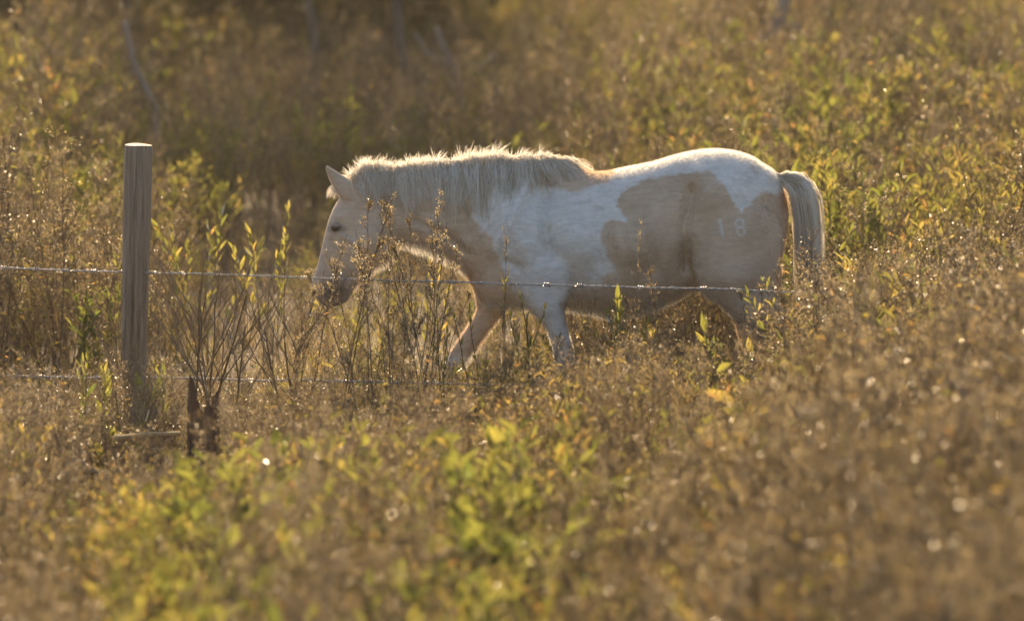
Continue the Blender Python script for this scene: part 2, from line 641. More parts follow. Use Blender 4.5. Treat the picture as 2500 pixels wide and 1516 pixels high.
def make_grass(H=0.6, n=46, spread=0.4):
    mb = MB()
    for k in range(n):
        h = H * random.uniform(0.45, 1.0)
        d = rdir(1.0, spread * random.random() ** 0.7)
        side = d.cross(Vector((random.gauss(0, 1), random.gauss(0, 1), 0.1))).normalized()
        base = Vector((random.gauss(0, 0.04), random.gauss(0, 0.04), -0.03))
        w = random.uniform(0.0015, 0.0032)
        droop = Vector((d.x, d.y, -0.5)) * random.uniform(0.1, 0.9)
        b0 = len(mb.v)
        p = base.copy()
        dd = d.copy()
        ns = 4
        for i in range(ns + 1):
            ww = w * (1 - i / (ns + 0.4))
            mb.v += [p + side * ww, p - side * ww]
            dd = (dd + droop / ns * (i / ns) * 1.6).normalized()
            p = p + dd * h / ns
        tn = random.random()
        for i in range(ns):
            a = b0 + 2 * i
            mb.f.append((a, a + 1, a + 3, a + 2)); mb.m.append(0); mb.t.append(tn)
    return mb


def make_twigs(H=1.0, stems=3):
    """bare branching shrub"""
    mb = MB()

    def grow(p, d, L, r, lev):
        pts = curve_pts(p, d, L, 4, (jit(0.3), jit(0.3), 0.25))
        mb.tube(pts, r, r * 0.5, 4 if lev == 0 else 3, 0, random.uniform(0.35, 0.9))
        if lev < 3:
            for k in range((4, 4, 3)[lev]):
                t = random.uniform(0.3, 0.95)
                q, dd = lerp_pts(pts, t)
                grow(q, dd + rdir(0.2, 0.75), L * random.uniform(0.4, 0.62), r * 0.5, lev + 1)
    for q in range(stems):
        grow((jit(0.04), jit(0.04), -0.06), rdir(1.0, 0.3), H * random.uniform(0.5, 0.62), 0.0055, 0)
    return mb


def make_herb(H=0.3, n=60, mood=GREEN):
    mb = MB()
    for q in range(9):
        st = curve_pts((jit(0.08), jit(0.08), -0.03), rdir(1.0, 0.7), H * random.uniform(0.6, 1.05), 3, (0, 0, 0.3))
        mb.tube(st, 0.002, 0.0008, 3, 0, 0.3)
        for k in range(n // 9):
            p, d = lerp_pts(st, random.uniform(0.15, 1))
            ll = random.uniform(0.018, 0.045)
            mb.leaf(p, d * 0.5 + rdir(0.2, 1), ll, ll * 0.42, leaf_tint(mood), 1)
    return mb


PROTO = {}          # kind -> list of (MB, mats)


def add_proto(kind, mb, mats):
    PROTO.setdefault(kind, []).append((mb, mats))


WM, LM = [M_STEM, M_SEED, M_LEAF], [M_STEM, M_LEAF]
for i in range(6):
    add_proto('weed', make_weed(random.uniform(0.9, 1.1), nb=22, fluff=7), WM)
for i in range(3):
    add_proto('spire', make_weed(1.0, nb=26, fluff=5, spire=True, lean=0.18, sublen=0.07), WM)
for i in range(3):
    add_proto('green', make_shrub(0.9, 7, 40, GREEN, 0.055), LM)
for i in range(2):
    add_proto('broad', make_shrub(0.9, 6, 26, GREEN, 0.10, wide=0.36), LM)
for i in range(4):
    add_proto('mixed', make_shrub(0.9, 6, 40, MIXED, 0.048, wide=0.24), LM)
for i in range(2):
    add_proto('yellow', make_shrub(0.85, 6, 34, YELLOW, 0.052), LM)
for i in range(4):
    add_proto('stalks', make_stalks(1.2, random.choice((4, 5, 7))), WM)
for i in range(4):
    add_proto('grass', make_grass(0.62), [M_GRASS])
for i in range(3):
    add_proto('twigs', make_twigs(1.0), [M_STEM])
for i in range(3):
    add_proto('herb', make_herb(0.3, 70, (GREEN, MIXED, YELLOW)[i]), LM)

# hidden-from-nothing source meshes for the scattered mass: a collection that is only referenced by the scatter
SRC = {}
for kind, lst in PROTO.items():
    c = bpy.data.collections.new('source_' + kind)
    for i, (mb, mats) in enumerate(lst):
        o = bpy.data.objects.new(f'{kind}_plant_{i}', mb.mesh(kind + '_plant', mats))
        c.objects.link(o)
    SRC[kind] = c


def scatter(name, label, cat, kind, pts):
    """one mass of plants: pts = (x, y, z, rx, ry, rz, scale)"""
    me = bpy.data.meshes.new(name)
    me.from_pydata([p[:3] for p in pts], [], [])
    a = me.attributes.new('turn', 'FLOAT_VECTOR', 'POINT')
    a.data.foreach_set('vector', [q for p in pts for q in p[3:6]])
    s = me.attributes.new('size', 'FLOAT_VECTOR', 'POINT')
    s.data.foreach_set('vector', [q for p in pts for q in (p[6] * p[7], p[6] * p[7], p[6])])
    k = me.attributes.new('which', 'INT', 'POINT')
    k.data.foreach_set('value', [random.randrange(1000) for p in pts])
    o = link(name, me)
    ng = bpy.data.node_groups.new('scatter_' + name, 'GeometryNodeTree')
    ng.interface.new_socket('Geometry', in_out='INPUT', socket_type='NodeSocketGeometry')
    ng.interface.new_socket('Geometry', in_out='OUTPUT', socket_type='NodeSocketGeometry')
    gi, go = ng.nodes.new('NodeGroupInput'), ng.nodes.new('NodeGroupOutput')
    ci = ng.nodes.new('GeometryNodeCollectionInfo')
    ci.inputs['Collection'].default_value = SRC[kind]
    ci.inputs['Separate Children'].default_value = True
    ci.inputs['Reset Children'].default_value = True
    ip = ng.nodes.new('GeometryNodeInstanceOnPoints')
    ip.inputs['Pick Instance'].default_value = True

    def attr(n, t):
        q = ng.nodes.new('GeometryNodeInputNamedAttribute')
        q.data_type = t
        q.inputs['Name'].default_value = n
        return q.outputs['Attribute']
    e2r = ng.nodes.new('FunctionNodeEulerToRotation')
    ng.links.new(attr('turn', 'FLOAT_VECTOR'), e2r.inputs[0])
    ng.links.new(e2r.outputs[0], ip.inputs['Rotation'])
    ng.links.new(attr('size', 'FLOAT_VECTOR'), ip.inputs['Scale'])
    ng.links.new(attr('which', 'INT'), ip.inputs['Instance Index'])
    ng.links.new(gi.outputs[0], ip.inputs['Points'])
    ng.links.new(ci.outputs[0], ip.inputs['Instance'])
    ng.links.new(ip.outputs[0], go.inputs[0])
    md = o.modifiers.new('scatter', 'NODES')
    md.node_group = ng
    o['kind'] = 'stuff'
    o['label'] = label
    o['category'] = cat
    return o


# how high (photo row) the brush in front of the horse reaches, by column
LIM = np.array([(-400, 860), (0, 890), (230, 915), (300, 875), (380, 880), (450, 930), (700, 930), (860, 905), (1040, 910), (1120, 920), (1220, 880), (1320, 870), (1410, 870), (1450, 745), (1690, 740), (1740, 890), (1910, 880),
                (1945, 700), (2030, 625), (2150, 595), (2500, 560), (2900, 550)], float)


def limit_row(px):
    return float(np.interp(px, LIM[:, 0], LIM[:, 1]))


patch = value_noise(21)
patch2 = value_noise(33)
pools = {}
HNAT = {'weed': 1.0, 'spire': 1.0, 'green': 0.9, 'mixed': 0.9, 'yellow': 0.85, 'grass': 0.62, 'twigs': 1.0, 'herb': 0.3, 'broad': 0.9, 'stalks': 1.2}


def drop(key, kind, x, y, h, wide=1.0, tilt=0.16):
    s = h / HNAT[kind]
    pools.setdefault((key, kind), []).append((x, y, ground_z(x, y), jit(tilt), jit(tilt), random.uniform(0, 6.28), s, wide))


def in_horse(x, y):
    return -1.12 < x < 1.5 and abs(y) < 0.42


n_front = 0
for i in range(6900):
    d = random.uniform(14.5, 25.8) if i < 5800 else random.uniform(23.3, 25.8)
    half = 2.32 * d / 26 + 1.9
    x = random.uniform(-half, half)
    y = d - CAM_D
    if in_horse(x, y):
        continue
    px, _ = to_px(x, y, 0.4)
    row = limit_row(px) + abs(random.gauss(0, 45)) - (60 if random.random() < 0.08 else 0) - (70 if d > 25.15 and px < 1260 else 0)
    if 100 < px < 575 and d < 23.7:
        row = max(row, 1085 + abs(random.gauss(0, 25)))
    if 40 < px < 260 and d < 21.9:
        row = max(row, 1300)
    zmax = at(px, row, y).z
    g = patch(x * 0.55 + 9, y * 0.4 + 14)
    g2 = patch2(x * 0.8 + 9, y * 0.6 + 14)
    right = min(1, max(0, (px - 1750) / 400))
    r = random.random()
    nearness = min(1, max(0, (22.5 - d) / 4))
    if r < 0.36 + 0.22 * right:
        kind, h = 'weed', random.uniform(0.6, 1.0) + 0.4 * right
    elif r < 0.44 + 0.2 * right:
        kind, h = 'spire', random.uniform(0.5, 0.9)
    elif r < 0.54 + 0.15 * right:
        kind, h = 'grass', random.uniform(0.35, 0.7)
    elif r < 0.58 + 0.15 * right:
        kind, h = 'twigs', random.uniform(0.5, 0.9)
    elif r < 0.68 + 0.1 * right:
        kind, h = 'herb', random.uniform(0.2, 0.4)
    elif g > 0.64:
        kind, h = ('mixed' if g2 < 0.6 else 'green' if random.random() > nearness else 'broad'), random.uniform(0.5, 0.95)
    elif g2 > 0.62:
        kind, h = 'yellow', random.uniform(0.4, 0.75)
    else:
        kind, h = 'weed', random.uniform(0.5, 0.9)
    if random.random() < 0.15 + 0.12 * right:
        kind, h = 'stalks', random.uniform(0.8, 1.2) + 0.25 * right
    zone = (160 < px < 640 and d < 20.6) or (1030 < px < 1390 and d < 21.0) or (1420 <= px < 1640 and d < 21.0 and random.random() < 0.5)
    if zone:
        if random.random() < 0.13:
            kind, h = random.choice(('broad', 'mixed', 'mixed', 'green')), random.uniform(0.55, 0.95)
        elif kind in ('weed', 'spire'):
            h *= 0.85
    h0 = h
    h = min(h, zmax * random.uniform(0.8, 1.0))
    if h < 0.1:
        if kind == 'herb' or random.random() < 0.6:
            continue
        kind, h, h0 = 'grass', 0.18, 0.18
    drop('near', kind, x, y, h, wide=min(1.6, (h0 / h) ** 0.6))

for i in range(8200):
    d = 26.45 + 38 * random.random() ** 1.1
    half = 2.32 * d / 26 + 2.6
    x = random.uniform(-half, half)
    y = d - CAM_D
    if in_horse(x, y):
        continue
    px, _ = to_px(x, y, 0.5)
    g = patch(x * 0.45 + 30, y * 0.35 + 20)
    g2 = patch2(x * 0.7 + 30, y * 0.5 + 20)
    r = random.random()
    right = min(1, max(0, (px - 1300) / 500))
    left = min(1, max(0, (400 - px) / 300))
    tall = 0.75 + 0.35 * max(right, left)
    if r < 0.44:
        kind, h = 'weed', random.uniform(0.6, 1.1) * tall
    elif r < 0.50:
        kind, h = 'spire', random.uniform(0.5, 0.9) * tall
    elif r < 0.58:
        kind, h = 'grass', random.uniform(0.35, 0.7)
    elif r < 0.63:
        kind, h = 'twigs', random.uniform(0.6, 1.1)
    elif r < 0.70:
        kind, h = 'herb', random.uniform(0.2, 0.45)
    elif g > 0.46:
        kind, h = ('broad' if random.random() < 0.1 else 'mixed' if g2 < 0.62 else 'green'), random.uniform(0.55, 1.0) * tall
    else:
        kind, h = 'weed', random.uniform(0.5, 0.9) * tall
    if random.random() < 0.08:
        kind, h = 'stalks', random.uniform(0.8, 1.3) * tall
    if d > 33 and kind != 'grass':
        h *= 1.22
    # open grassy strip beside the horse's head
    if 420 < px < 1250 and d < 33:
        h *= 0.62
    drop('far', kind, x, y, h)

for i in range(420):
    x, y = random.uniform(-1.1, 1.5), random.uniform(-0.45, 0.45)
    kind = random.choice(('grass', 'grass', 'weed', 'herb', 'mixed'))
    drop('far', kind, x, y, random.uniform(0.15, 0.42), wide=1.4)

for i in range(46):
    d = random.uniform(28.0, 46.0)
    half = 2.32 * d / 26 + 0.8
    cx = random.uniform(-half, half)
    px, _ = to_px(cx, d - CAM_D, 0.5)
    if 260 < px < 1620 or (px <= 260 and d > 36):
        continue
    hh = random.uniform(0.8, 1.25)
    for k in range(6):
        x, y = cx + random.gauss(0, 0.28), d - CAM_D + random.gauss(0, 0.3)
        if y > 0.9:
            drop('far', random.choice(('mixed', 'mixed', 'mixed', 'green')), x, y, hh * random.uniform(0.75, 1.1), wide=1.25)
for i in range(60):
    d = random.uniform(22.6, 24.6)
    px = random.uniform(2010, 2560)
    y = d - CAM_D
    p = at(px, limit_row(px) + abs(random.gauss(0, 40)), y)
    drop('near', random.choice(('weed', 'weed', 'weed', 'stalks', 'mixed')), p.x, y, max(0.5, p.z), wide=1.1)
for i in range(16):
    px = random.uniform(262, 400)
    y = random.uniform(-2.0, -1.0)
    p = at(px, random.uniform(850, 950), y)
    drop('near', random.choice(('weed', 'spire', 'mixed', 'grass')), p.x, y, max(0.15, p.z), wide=1.0)
for i in range(110):
    d = random.uniform(16.5, 24.0)
    px = random.uniform(1650, 2650)
    y = d - CAM_D
    x = at(px, 900, y).x
    zm = at(px, limit_row(px) + 60, y).z
    drop('near', random.choice(('mixed', 'yellow', 'mixed', 'herb')), x, y, min(zm, random.uniform(0.6, 1.0)), wide=1.1)

NAMES = {
    ('near', 'weed'): ('dry_weeds', 'blurred mass of brown seeding weeds filling the foreground before the horse'),
    ('far', 'weed'): ('background_dry_weeds', 'mass of brown seeding weeds spreading behind the horse'),
    ('near', 'spire'): ('spire_weeds', 'narrow brown seed spires scattered through the foreground brush'),
    ('far', 'spire'): ('background_spire_weeds', 'narrow brown seed spires scattered behind the horse'),
    ('near', 'grass'): ('dry_grass', 'dry golden grass low in the foreground brush'),
    ('far', 'grass'): ('background_dry_grass', 'dry golden grass behind the horse'),
    ('near', 'twigs'): ('bare_twigs_undergrowth', 'bare brown twigs mixed through the foreground brush'),
    ('far', 'twigs'): ('background_twigs_undergrowth', 'bare brown twigs mixed through the brush behind the horse'),
    ('near', 'herb'): ('low_weeds', 'low small-leaved weeds on the ground in the foreground'),
    ('far', 'herb'): ('background_low_weeds', 'low small-leaved weeds on the ground behind the horse'),
    ('near', 'green'): ('green_undergrowth', 'green leafy undergrowth through the foreground brush'),
    ('far', 'green'): ('background_green_undergrowth', 'green leafy undergrowth behind the horse'),
    ('near', 'mixed'): ('leafy_undergrowth', 'yellow-green leafy undergrowth through the foreground brush'),
    ('far', 'mixed'): ('background_leafy_undergrowth', 'yellow-green leafy undergrowth behind the horse'),
    ('near', 'broad'): ('broad_leaved_undergrowth', 'broad green leaves blurred in the nearest foreground'),
    ('far', 'broad'): ('background_broad_undergrowth', 'broad-leaved green shrubs behind the horse'),
    ('near', 'stalks'): ('tall_stalk_weeds', 'tall thin dark stalks leaning through the foreground brush'),
    ('far', 'stalks'): ('background_stalk_weeds', 'tall thin dark stalks leaning in the brush behind the horse'),
    ('near', 'yellow'): ('yellow_undergrowth', 'yellowing leafy undergrowth low in the foreground'),
}
for key, pts in pools.items():
    nm, lb = NAMES[key]
    scatter(nm, lb, 'undergrowth', key[1], pts)

# ------------------------------------------------------------------ single plants that can be told apart
PARTS = {'weed': ('stem', 'seed_heads'), 'spire': ('stem', 'seed_heads'), 'green': ('stem', 'foliage'), 'mixed': ('stem', 'foliage'),
         'yellow': ('stem', 'foliage'), 'herb': ('stem', 'foliage'), 'broad': ('stem', 'foliage')}
PMESH = {}
TALL = {}
TOPV = {}


def part_meshes(kind, i):
    k = (kind, i)
    if k not in PMESH:
        mb, mats = PROTO[kind][i]
        TALL[k] = mb.height()
        TOPV[k] = max(mb.v, key=lambda q: q.z).copy()
        if kind in ('grass', 'twigs'):
            PMESH[k] = [mb.mesh(kind, mats)]
        else:
            PMESH[k] = [mb.mesh(PARTS[kind][0], [mats[0]], only=[0]), mb.mesh(PARTS[kind][1], mats[1:], only=[1, 2] if len(mats) > 2 else [1])]
    return PMESH[k]


def single(name, kind, px, row, Y, label, cat, group=None, wide=1.0, which=None, tilt=0.08):
    """a plant rooted at depth Y whose top the photo shows at px, row"""
    i = random.randrange(len(PROTO[kind])) if which is None else which
    ms = part_meshes(kind, i)
    top = at(px, row, Y)
    s = max(0.05, top.z) / TALL[(kind, i)]
    e = bpy.data.objects.new(name, None)
    e.empty_display_size = 0.1
    COL.objects.link(e)
    tv, rz_ = TOPV[(kind, i)], random.uniform(0, 6.28)
    if kind in ('spire', 'weed'):                  # stand the root so that the leaning tip comes where it belongs
        ox = (tv.x * math.cos(rz_) - tv.y * math.sin(rz_)) * s * wide
        tilt = 0.0
    else:
        ox = 0.0
    e.location = (top.x - ox, Y, ground_z(top.x - ox, Y))
    e.rotation_euler = (jit(tilt), jit(tilt), rz_)
    e.scale = (s * wide, s * wide, s)
    tag(e, label, cat, group)
    if len(ms) == 1:
        link('branches' if kind == 'twigs' else 'blades', ms[0], e)['kind'] = 'stuff'
    else:
        link(PARTS[kind][0], ms[0], e)
        link(PARTS[kind][1], ms[1], e)['kind'] = 'stuff'
    return e


# leafy sprigs near the focus, every leaf its own piece
LEAF_MESH = []
for i in range(6):
    q = MB()
    random.seed(100 + i)
    q.leaf((0, 0, 0), (0, 0, 1), 1.0, 0.27, (0.15, 0.3, 0.45, 0.55, 0.7, 0.9)[i], 0, (0.05, 0.2, 0.1, -0.1, 0.25, 0.15)[i])
    LEAF_MESH.append(q.mesh('leaf', [M_LEAF]))
random.seed(12)


def sprig(px, row, Y, label, stems=3, leaves=11, LL=0.085, mood=(0, 1, 2, 2, 3, 4), lean=0.25):
    top = at(px, row, Y)
    H = top.z
    e = bpy.data.objects.new('leafy_sprig', None)
    COL.objects.link(e)
    e.location = (top.x, Y, ground_z(top.x, Y))
    tag(e, label, 'shrub')
    for q in range(stems):
        h = H * (random.uniform(0.78, 0.95) if q else 1.0) - LL * 0.6
        st = curve_pts((jit(0.03), jit(0.03), -0.04), rdir(1.0, lean if q else 0.05), h + 0.04, 6, (0, 0, 0.2))
        mb = MB()
        mb.tube(st, 0.0045, 0.0018, 4, 0, 0.4)
        s_o = link('stem', mb.mesh('stem', [M_STEM]), e)
        for k in range(leaves):
            t = 1.0 - 0.62 * (k / leaves) ** 1.3
            p, d = lerp_pts(st, t)
            ld = (d * random.uniform(0.7, 1.3) + rdir(0.1, 1.0) * (0.35 + 0.5 * k / leaves)).normalized()
            lf = link('leaf', random.choice([LEAF_MESH[m_] for m_ in mood]), s_o, p)
            lf.rotation_mode = 'QUATERNION'
            lf.rotation_quaternion = ld.to_track_quat('Z', 'X') @ Euler((0, 0, random.uniform(0, 6.28))).to_quaternion()
            ls = LL * random.uniform(0.6, 1.15)
            lf.scale = (ls, ls, ls)
    return e


sprig(1560, 712, -1.15, 'bright green leafy sprig standing against the belly of the horse', 4, 12, 0.085, (0, 0, 1, 2, 2, 4))
sprig(1648, 728, -1.0, 'small orange-yellow sprig just right of the green sprig under the belly', 2, 7, 0.075, (3, 4, 4, 5))
sprig(1790, 770, -1.6, 'bright green sprig in front of the hind legs', 4, 12, 0.095, (0, 1, 1, 2, 2))
sprig(1320, 715, -1.0, 'yellow-green sprig with spread leaves in front of the near foreleg', 3, 11, 0.06, (1, 2, 2, 3, 4))
sprig(1215, 690, -1.1, 'olive sprig with small leaves below the chest of the horse', 4, 13, 0.05, (1, 2, 3, 3, 4))
sprig(1085, 705, -0.9, 'small yellow-green sprig under the arch of the neck', 2, 9, 0.055, (1, 2, 3, 4))
sprig(1030, 610, 0.7, 'yellow leafy sprig seen through the arch under the neck', 3, 10, 0.065, (2, 3, 4, 4))
sprig(380, 880, -1.4, 'green-leaved sprig at the foot of the fence post', 4, 12, 0.09, (0, 0, 1, 1, 2))
sprig(215, 835, -1.9, 'green sprig left of the foot of the fence post', 4, 12, 0.075, (0, 0, 1, 2, 2))
sprig(300, 1010, -2.4, 'sprig with yellow leaves left of the broken stump', 4, 10, 0.08, (1, 2, 3, 4, 4))
sprig(505, 495, 1.6, 'yellow-green leafy sprig right of the fence post above the wire', 6, 17, 0.074, (0, 1, 2, 3, 4), 0.4)
sprig(690, 500, 1.3, 'bright yellow-leaved sprig just left of the face of the horse', 7, 17, 0.078, (1, 2, 3, 3, 4), 0.4)
sprig(400, 545, 2.0, 'low green and yellow sprig close behind the fence post', 5, 15, 0.06, (1, 2, 3, 4), 0.4)
sprig(2085, 520, 1.2, 'dark green leafy sprig right of the tail', 4, 13, 0.085, (0, 0, 1, 3))

single('leafy_shrub', 'mixed', 1960, 330, 3.0, 'yellow-green shrub right behind the rump and tail', 'shrub', wide=1.3)
single('leafy_shrub', 'green', 2050, 345, 2.6, 'green shrub behind the tail, right of the yellow-green one', 'shrub', wide=1.3)
single('leafy_shrub', 'mixed', 2180, 380, 3.2, 'leafy shrub with reddish tips a little right of the tail', 'shrub', wide=1.4)
single('leafy_shrub', 'mixed', 1880, 355, 3.6, 'low yellow shrub showing just above the croup', 'shrub', wide=1.2)
single('leafy_shrub', 'green', 2270, 30, 12.5, 'tall pale green bush near the top right corner', 'shrub', wide=0.8)
single('leafy_shrub', 'green', 2200, 110, 11.0, 'pale green bush beside the tall one near top right', 'shrub', wide=1.0)
single('leafy_shrub', 'mixed', 2420, 300, 5.0, 'olive shrub at the right edge above the blurred weeds', 'shrub', wide=1.2)
single('leafy_shrub', 'green', 120, 530, 2.0, 'green shrub behind the wire left of the fence post', 'shrub', wide=1.5)
single('leafy_shrub', 'mixed', 40, 500, 2.6, 'yellow-green shrub at the left edge above the wire', 'shrub', wide=1.3)
single('leafy_shrub', 'mixed', 200, 330, 5.2, 'yellow-leaved shrub up left of the top of the fence post', 'shrub', wide=1.1)
single('leafy_shrub', 'green', 520, 345, 5.8, 'green bush in the shade above and right of the fence post', 'shrub', wide=1.1)
single('leafy_shrub', 'broad', 1180, 975, -5.8, 'big blurred bright green bush in the lower middle foreground', 'shrub', wide=1.5)
single('leafy_shrub', 'broad', 1290, 1000, -5.4, 'blurred green bush right beside the big one in the foreground', 'shrub', wide=1.2)
single('leafy_shrub', 'broad', 580, 1085, -6.2, 'blurred bright green bush in the foreground below the broken stump', 'shrub', wide=1.4)
single('leafy_shrub', 'mixed', 400, 1180, -6.6, 'blurred olive bush in the lower left foreground', 'shrub', wide=1.7)
single('leafy_shrub', 'mixed', 300, 1270, -7.2, 'lowest blurred olive bush in the bottom left foreground', 'shrub', wide=1.7)
single('leafy_shrub', 'broad', 1040, 1370, -8.3, 'strongly blurred green bush at the bottom edge of the middle', 'shrub', wide=1.2)
single('leafy_shrub', 'mixed', 1540, 1060, -5.2, 'blurred olive-green bush right of the big green foreground bush', 'shrub', wide=1.1)
single('leafy_shrub', 'mixed', 1440, 1160, -6.9, 'blurred yellow-green bush low right of the big green bush', 'shrub', wide=1.3)

for px_, row_, Y_, k_, lb_ in (
        (1150, 1090, -6.7, 'broad', 'blurred green bush directly below the big green foreground bush'),
        (1245, 1190, -7.3, 'broad', 'blurred green bush lower right of the big green foreground bush'),
        (1110, 1270, -7.8, 'broad', 'blurred green bush just above the one at the bottom edge'),
        (1060, 1450, -9.0, 'broad', 'lowest blurred green leaves cut by the bottom edge'),
        (600, 1075, -5.9, 'green', 'blurred small-leaved green bush just right below the broken stump'),
        (330, 1130, -6.1, 'green', 'blurred green bush under the foot of the fence post'),
        (240, 1190, -6.5, 'mixed', 'blurred olive bush left of the green one under the post'),
        (250, 1240, -7.1, 'mixed', 'blurred olive bush above the lower left corner'),
        (500, 1140, -6.7, 'broad', 'blurred green bush left below the broken stump'),
        (655, 1190, -7.2, 'broad', 'blurred green bush right below the broken stump'),
        (150, 1390, -8.4, 'mixed', 'blurred olive bush nearest the bottom left corner'),
        (430, 1390, -8.4, 'broad', 'blurred green bush at the bottom edge left of centre')):
    single('leafy_shrub', k_, px_, row_, Y_, lb_, 'shrub', wide=1.35)
for px_, row_, Y_, wd_, lb_ in (
        (1395, 720, -0.75, 0.8, 'brown weed in front of the elbow of the horse'),
        (1455, 735, -0.8, 0.9, 'first brown weed along the belly behind the elbow'),
        (1505, 725, -0.7, 0.9, 'middle brown weed in front of the belly, left of the green sprig'),
        (1625, 715, -0.75, 0.8, 'brown weed in front of the rear of the belly'),
        (1690, 740, -0.8, 0.8, 'brown weed under the flank of the horse'),
        (30, 830, -3.4, 1.3, 'blurred brown weed at the left edge over the lower wire'),
        (110, 900, -3.8, 1.3, 'blurred brown weed second from the left edge below the wire'),
        (20, 980, -5.0, 1.4, 'darkest blurred weed low at the left edge'),
        (330, 800, -1.1, 0.7, 'brown weed in front of the lower fence post'),
        (365, 850, -1.3, 0.9, 'short brown weed right of the post foot')):
    single('dry_weed', 'weed', px_, row_, Y_, lb_, 'weed', wide=wd_)
random.seed(41)
single('dry_weed', 'spire', 971, 468, -0.85, 'tallest dry seed stalk standing in front of the neck', 'weed', wide=0.9)
single('dry_weed', 'spire', 1072, 486, -0.9, 'dry stalk with lit tip before the middle of the neck', 'weed', wide=0.8)
single('dry_weed', 'spire', 925, 505, -1.0, 'forked dry stalk in front of the cheek and mane end', 'weed', wide=0.8)
single('dry_weed', 'spire', 872, 560, -1.1, 'short brown seed spire in front of the cheek', 'weed')
single('dry_weed', 'spire', 845, 588, -1.05, 'brown seed spire in front of the nose bridge', 'weed')
single('dry_weed', 'spire', 1042, 566, -1.2, 'brown seed spire over the throat line of the neck', 'weed')
single('dry_weed', 'spire', 1090, 570, -1.0, 'dense brown seed spire before the base of the neck', 'weed', wide=1.1)
single('dry_weed', 'spire', 1125, 604, -1.1, 'brown seed spire left of the chest of the horse', 'weed')
single('dry_weed', 'spire', 1239, 530, -0.95, 'thin dark leaning stalk in front of the white shoulder', 'weed', wide=0.45)
single('dry_weed', 'spire', 1573, 520, -0.9, 'thin pale stalk in front of the tan flank', 'weed', wide=0.4)
single('dry_weed', 'spire', 1580, 640, -1.0, 'feathery brown weed in front of the belly', 'weed', wide=0.8)
single('dry_weed', 'weed', 790, 610, -1.0, 'bushy brown weed in front of the muzzle', 'weed', wide=0.8)
single('dry_weed', 'weed', 900, 625, -1.2, 'bushy brown weed in front of the jaw', 'weed', wide=0.9)
single('dry_weed', 'weed', 960, 600, -1.05, 'bushy brown weed crossing the throat of the horse', 'weed', wide=0.8)
single('dry_weed', 'weed', 735, 680, -1.3, 'brown weed left of the muzzle before the wire', 'weed', wide=0.9)
single('dry_weed', 'spire', 1965, 590, -1.0, 'curled brown seed spire in front of the tail', 'weed', wide=0.7)
single('dry_weed', 'spire', 1907, 615, -0.9, 'brown seed spire beside the back of the thigh', 'weed', wide=0.6)
single('dry_weed', 'weed', 100, 70, 8.0, 'tall brown weed at the upper left corner', 'weed', wide=0.9)
single('dry_weed', 'weed', 200, 110, 7.6, 'brown weed second from the upper left corner', 'weed', wide=0.9)
single('dry_weed', 'weed', 2030, 600, -3.0, 'blurred brown weed overlapping the end of the tail', 'weed', wide=1.2)
single('dry_weed', 'weed', 2160, 600, -3.6, 'blurred brown weed right of the end of the tail', 'weed', wide=1.2)
single('dry_weed', 'weed', 2330, 560, -4.2, 'tall blurred brown weed by the right edge', 'weed', wide=1.2)
single('bare_shrub', 'twigs', 480, 500, -0.9, 'bare grey twiggy shrub right of the fence post', 'shrub', wide=0.8, which=0)
single('bare_shrub', 'twigs', 560, 560, -1.3, 'second bare twiggy shrub from the post, behind the broken stump', 'shrub', wide=0.9, which=1)
single('bare_shrub', 'twigs', 310, 560, -1.0, 'bare thin twigs growing against the fence post', 'shrub', wide=0.45, which=2)
single('bare_shrub', 'twigs', 720, 640, -1.1, 'low bare twiggy shrub left of the muzzle', 'shrub', wide=0.9, which=1)

# ------------------------------------------------------------------ fence
P_TOP = at(338, 354, -0.7)
P_BASE = at(322, 1080, -0.7)
P_BASE = P_TOP + (P_BASE - P_TOP) * ((P_TOP.z + 0.25) / (P_TOP.z - P_BASE.z))


def make_post():
    axis = (P_TOP - P_BASE)
    Lp = axis.length
    nseg, nr = 60, 132
    prof = [1 + 0.03 * math.sin(3 * a + 0.7) + 0.02 * math.sin(5 * a) for a in [2 * math.pi * j / nr for j in range(nr)]]
    cracks = [(random.uniform(0, 6.28), random.uniform(0.0, 0.6), random.uniform(0.5, 1.0), random.uniform(0.004, 0.010)) for _ in range(22)]
    v, f = [], []
    for i in range(nseg + 1):
        t = i / nseg
        r = 0.0565 + 0.005 * t + 0.0015 * math.sin(t * 9)
        if i == nseg:
            r -= 0.002
        for j in range(nr):
            a = 2 * math.pi * j / nr
            rr = r * prof[j] + 0.0008 * math.sin(17 * a + 3 * t)
            for ca, t0, t1, dp in cracks:
                da = (a - ca - 0.15 * t + math.pi) % (2 * math.pi) - math.pi
                if t0 < t < t1 and abs(da) < 0.075:
                    rr -= dp * (1 - abs(da) / 0.075) * min(1, (t - t0) * 8, (t1 - t) * 8 if t1 < 0.97 else 1)
            v.append((rr * math.cos(a), rr * math.sin(a), Lp * t + (0.0015 * math.sin(a * 2 + 1) if i == nseg else 0)))
    for i in range(nseg):
        for j in range(nr):
            a, b = i * nr + j, i * nr + (j + 1) % nr
            f.append((a, b, b + nr, a + nr))
    c = len(v)
    v.append((0, 0, Lp + 0.003))
    for j in range(nr):
        f.append((nseg * nr + j, nseg * nr + (j + 1) % nr, c))
    me = bpy.data.meshes.new('fence_post')
    me.from_pydata(v, [], f)
    me.materials.append(M_POST)
    o = link('fence_post', me, None, P_BASE)
    o.rotation_mode = 'QUATERNION'
    o.rotation_quaternion = axis.to_track_quat('Z', 'Y')
    return tag(o, 'weathered round wooden fence post with flat sawn top', 'fence post')


post = make_post()


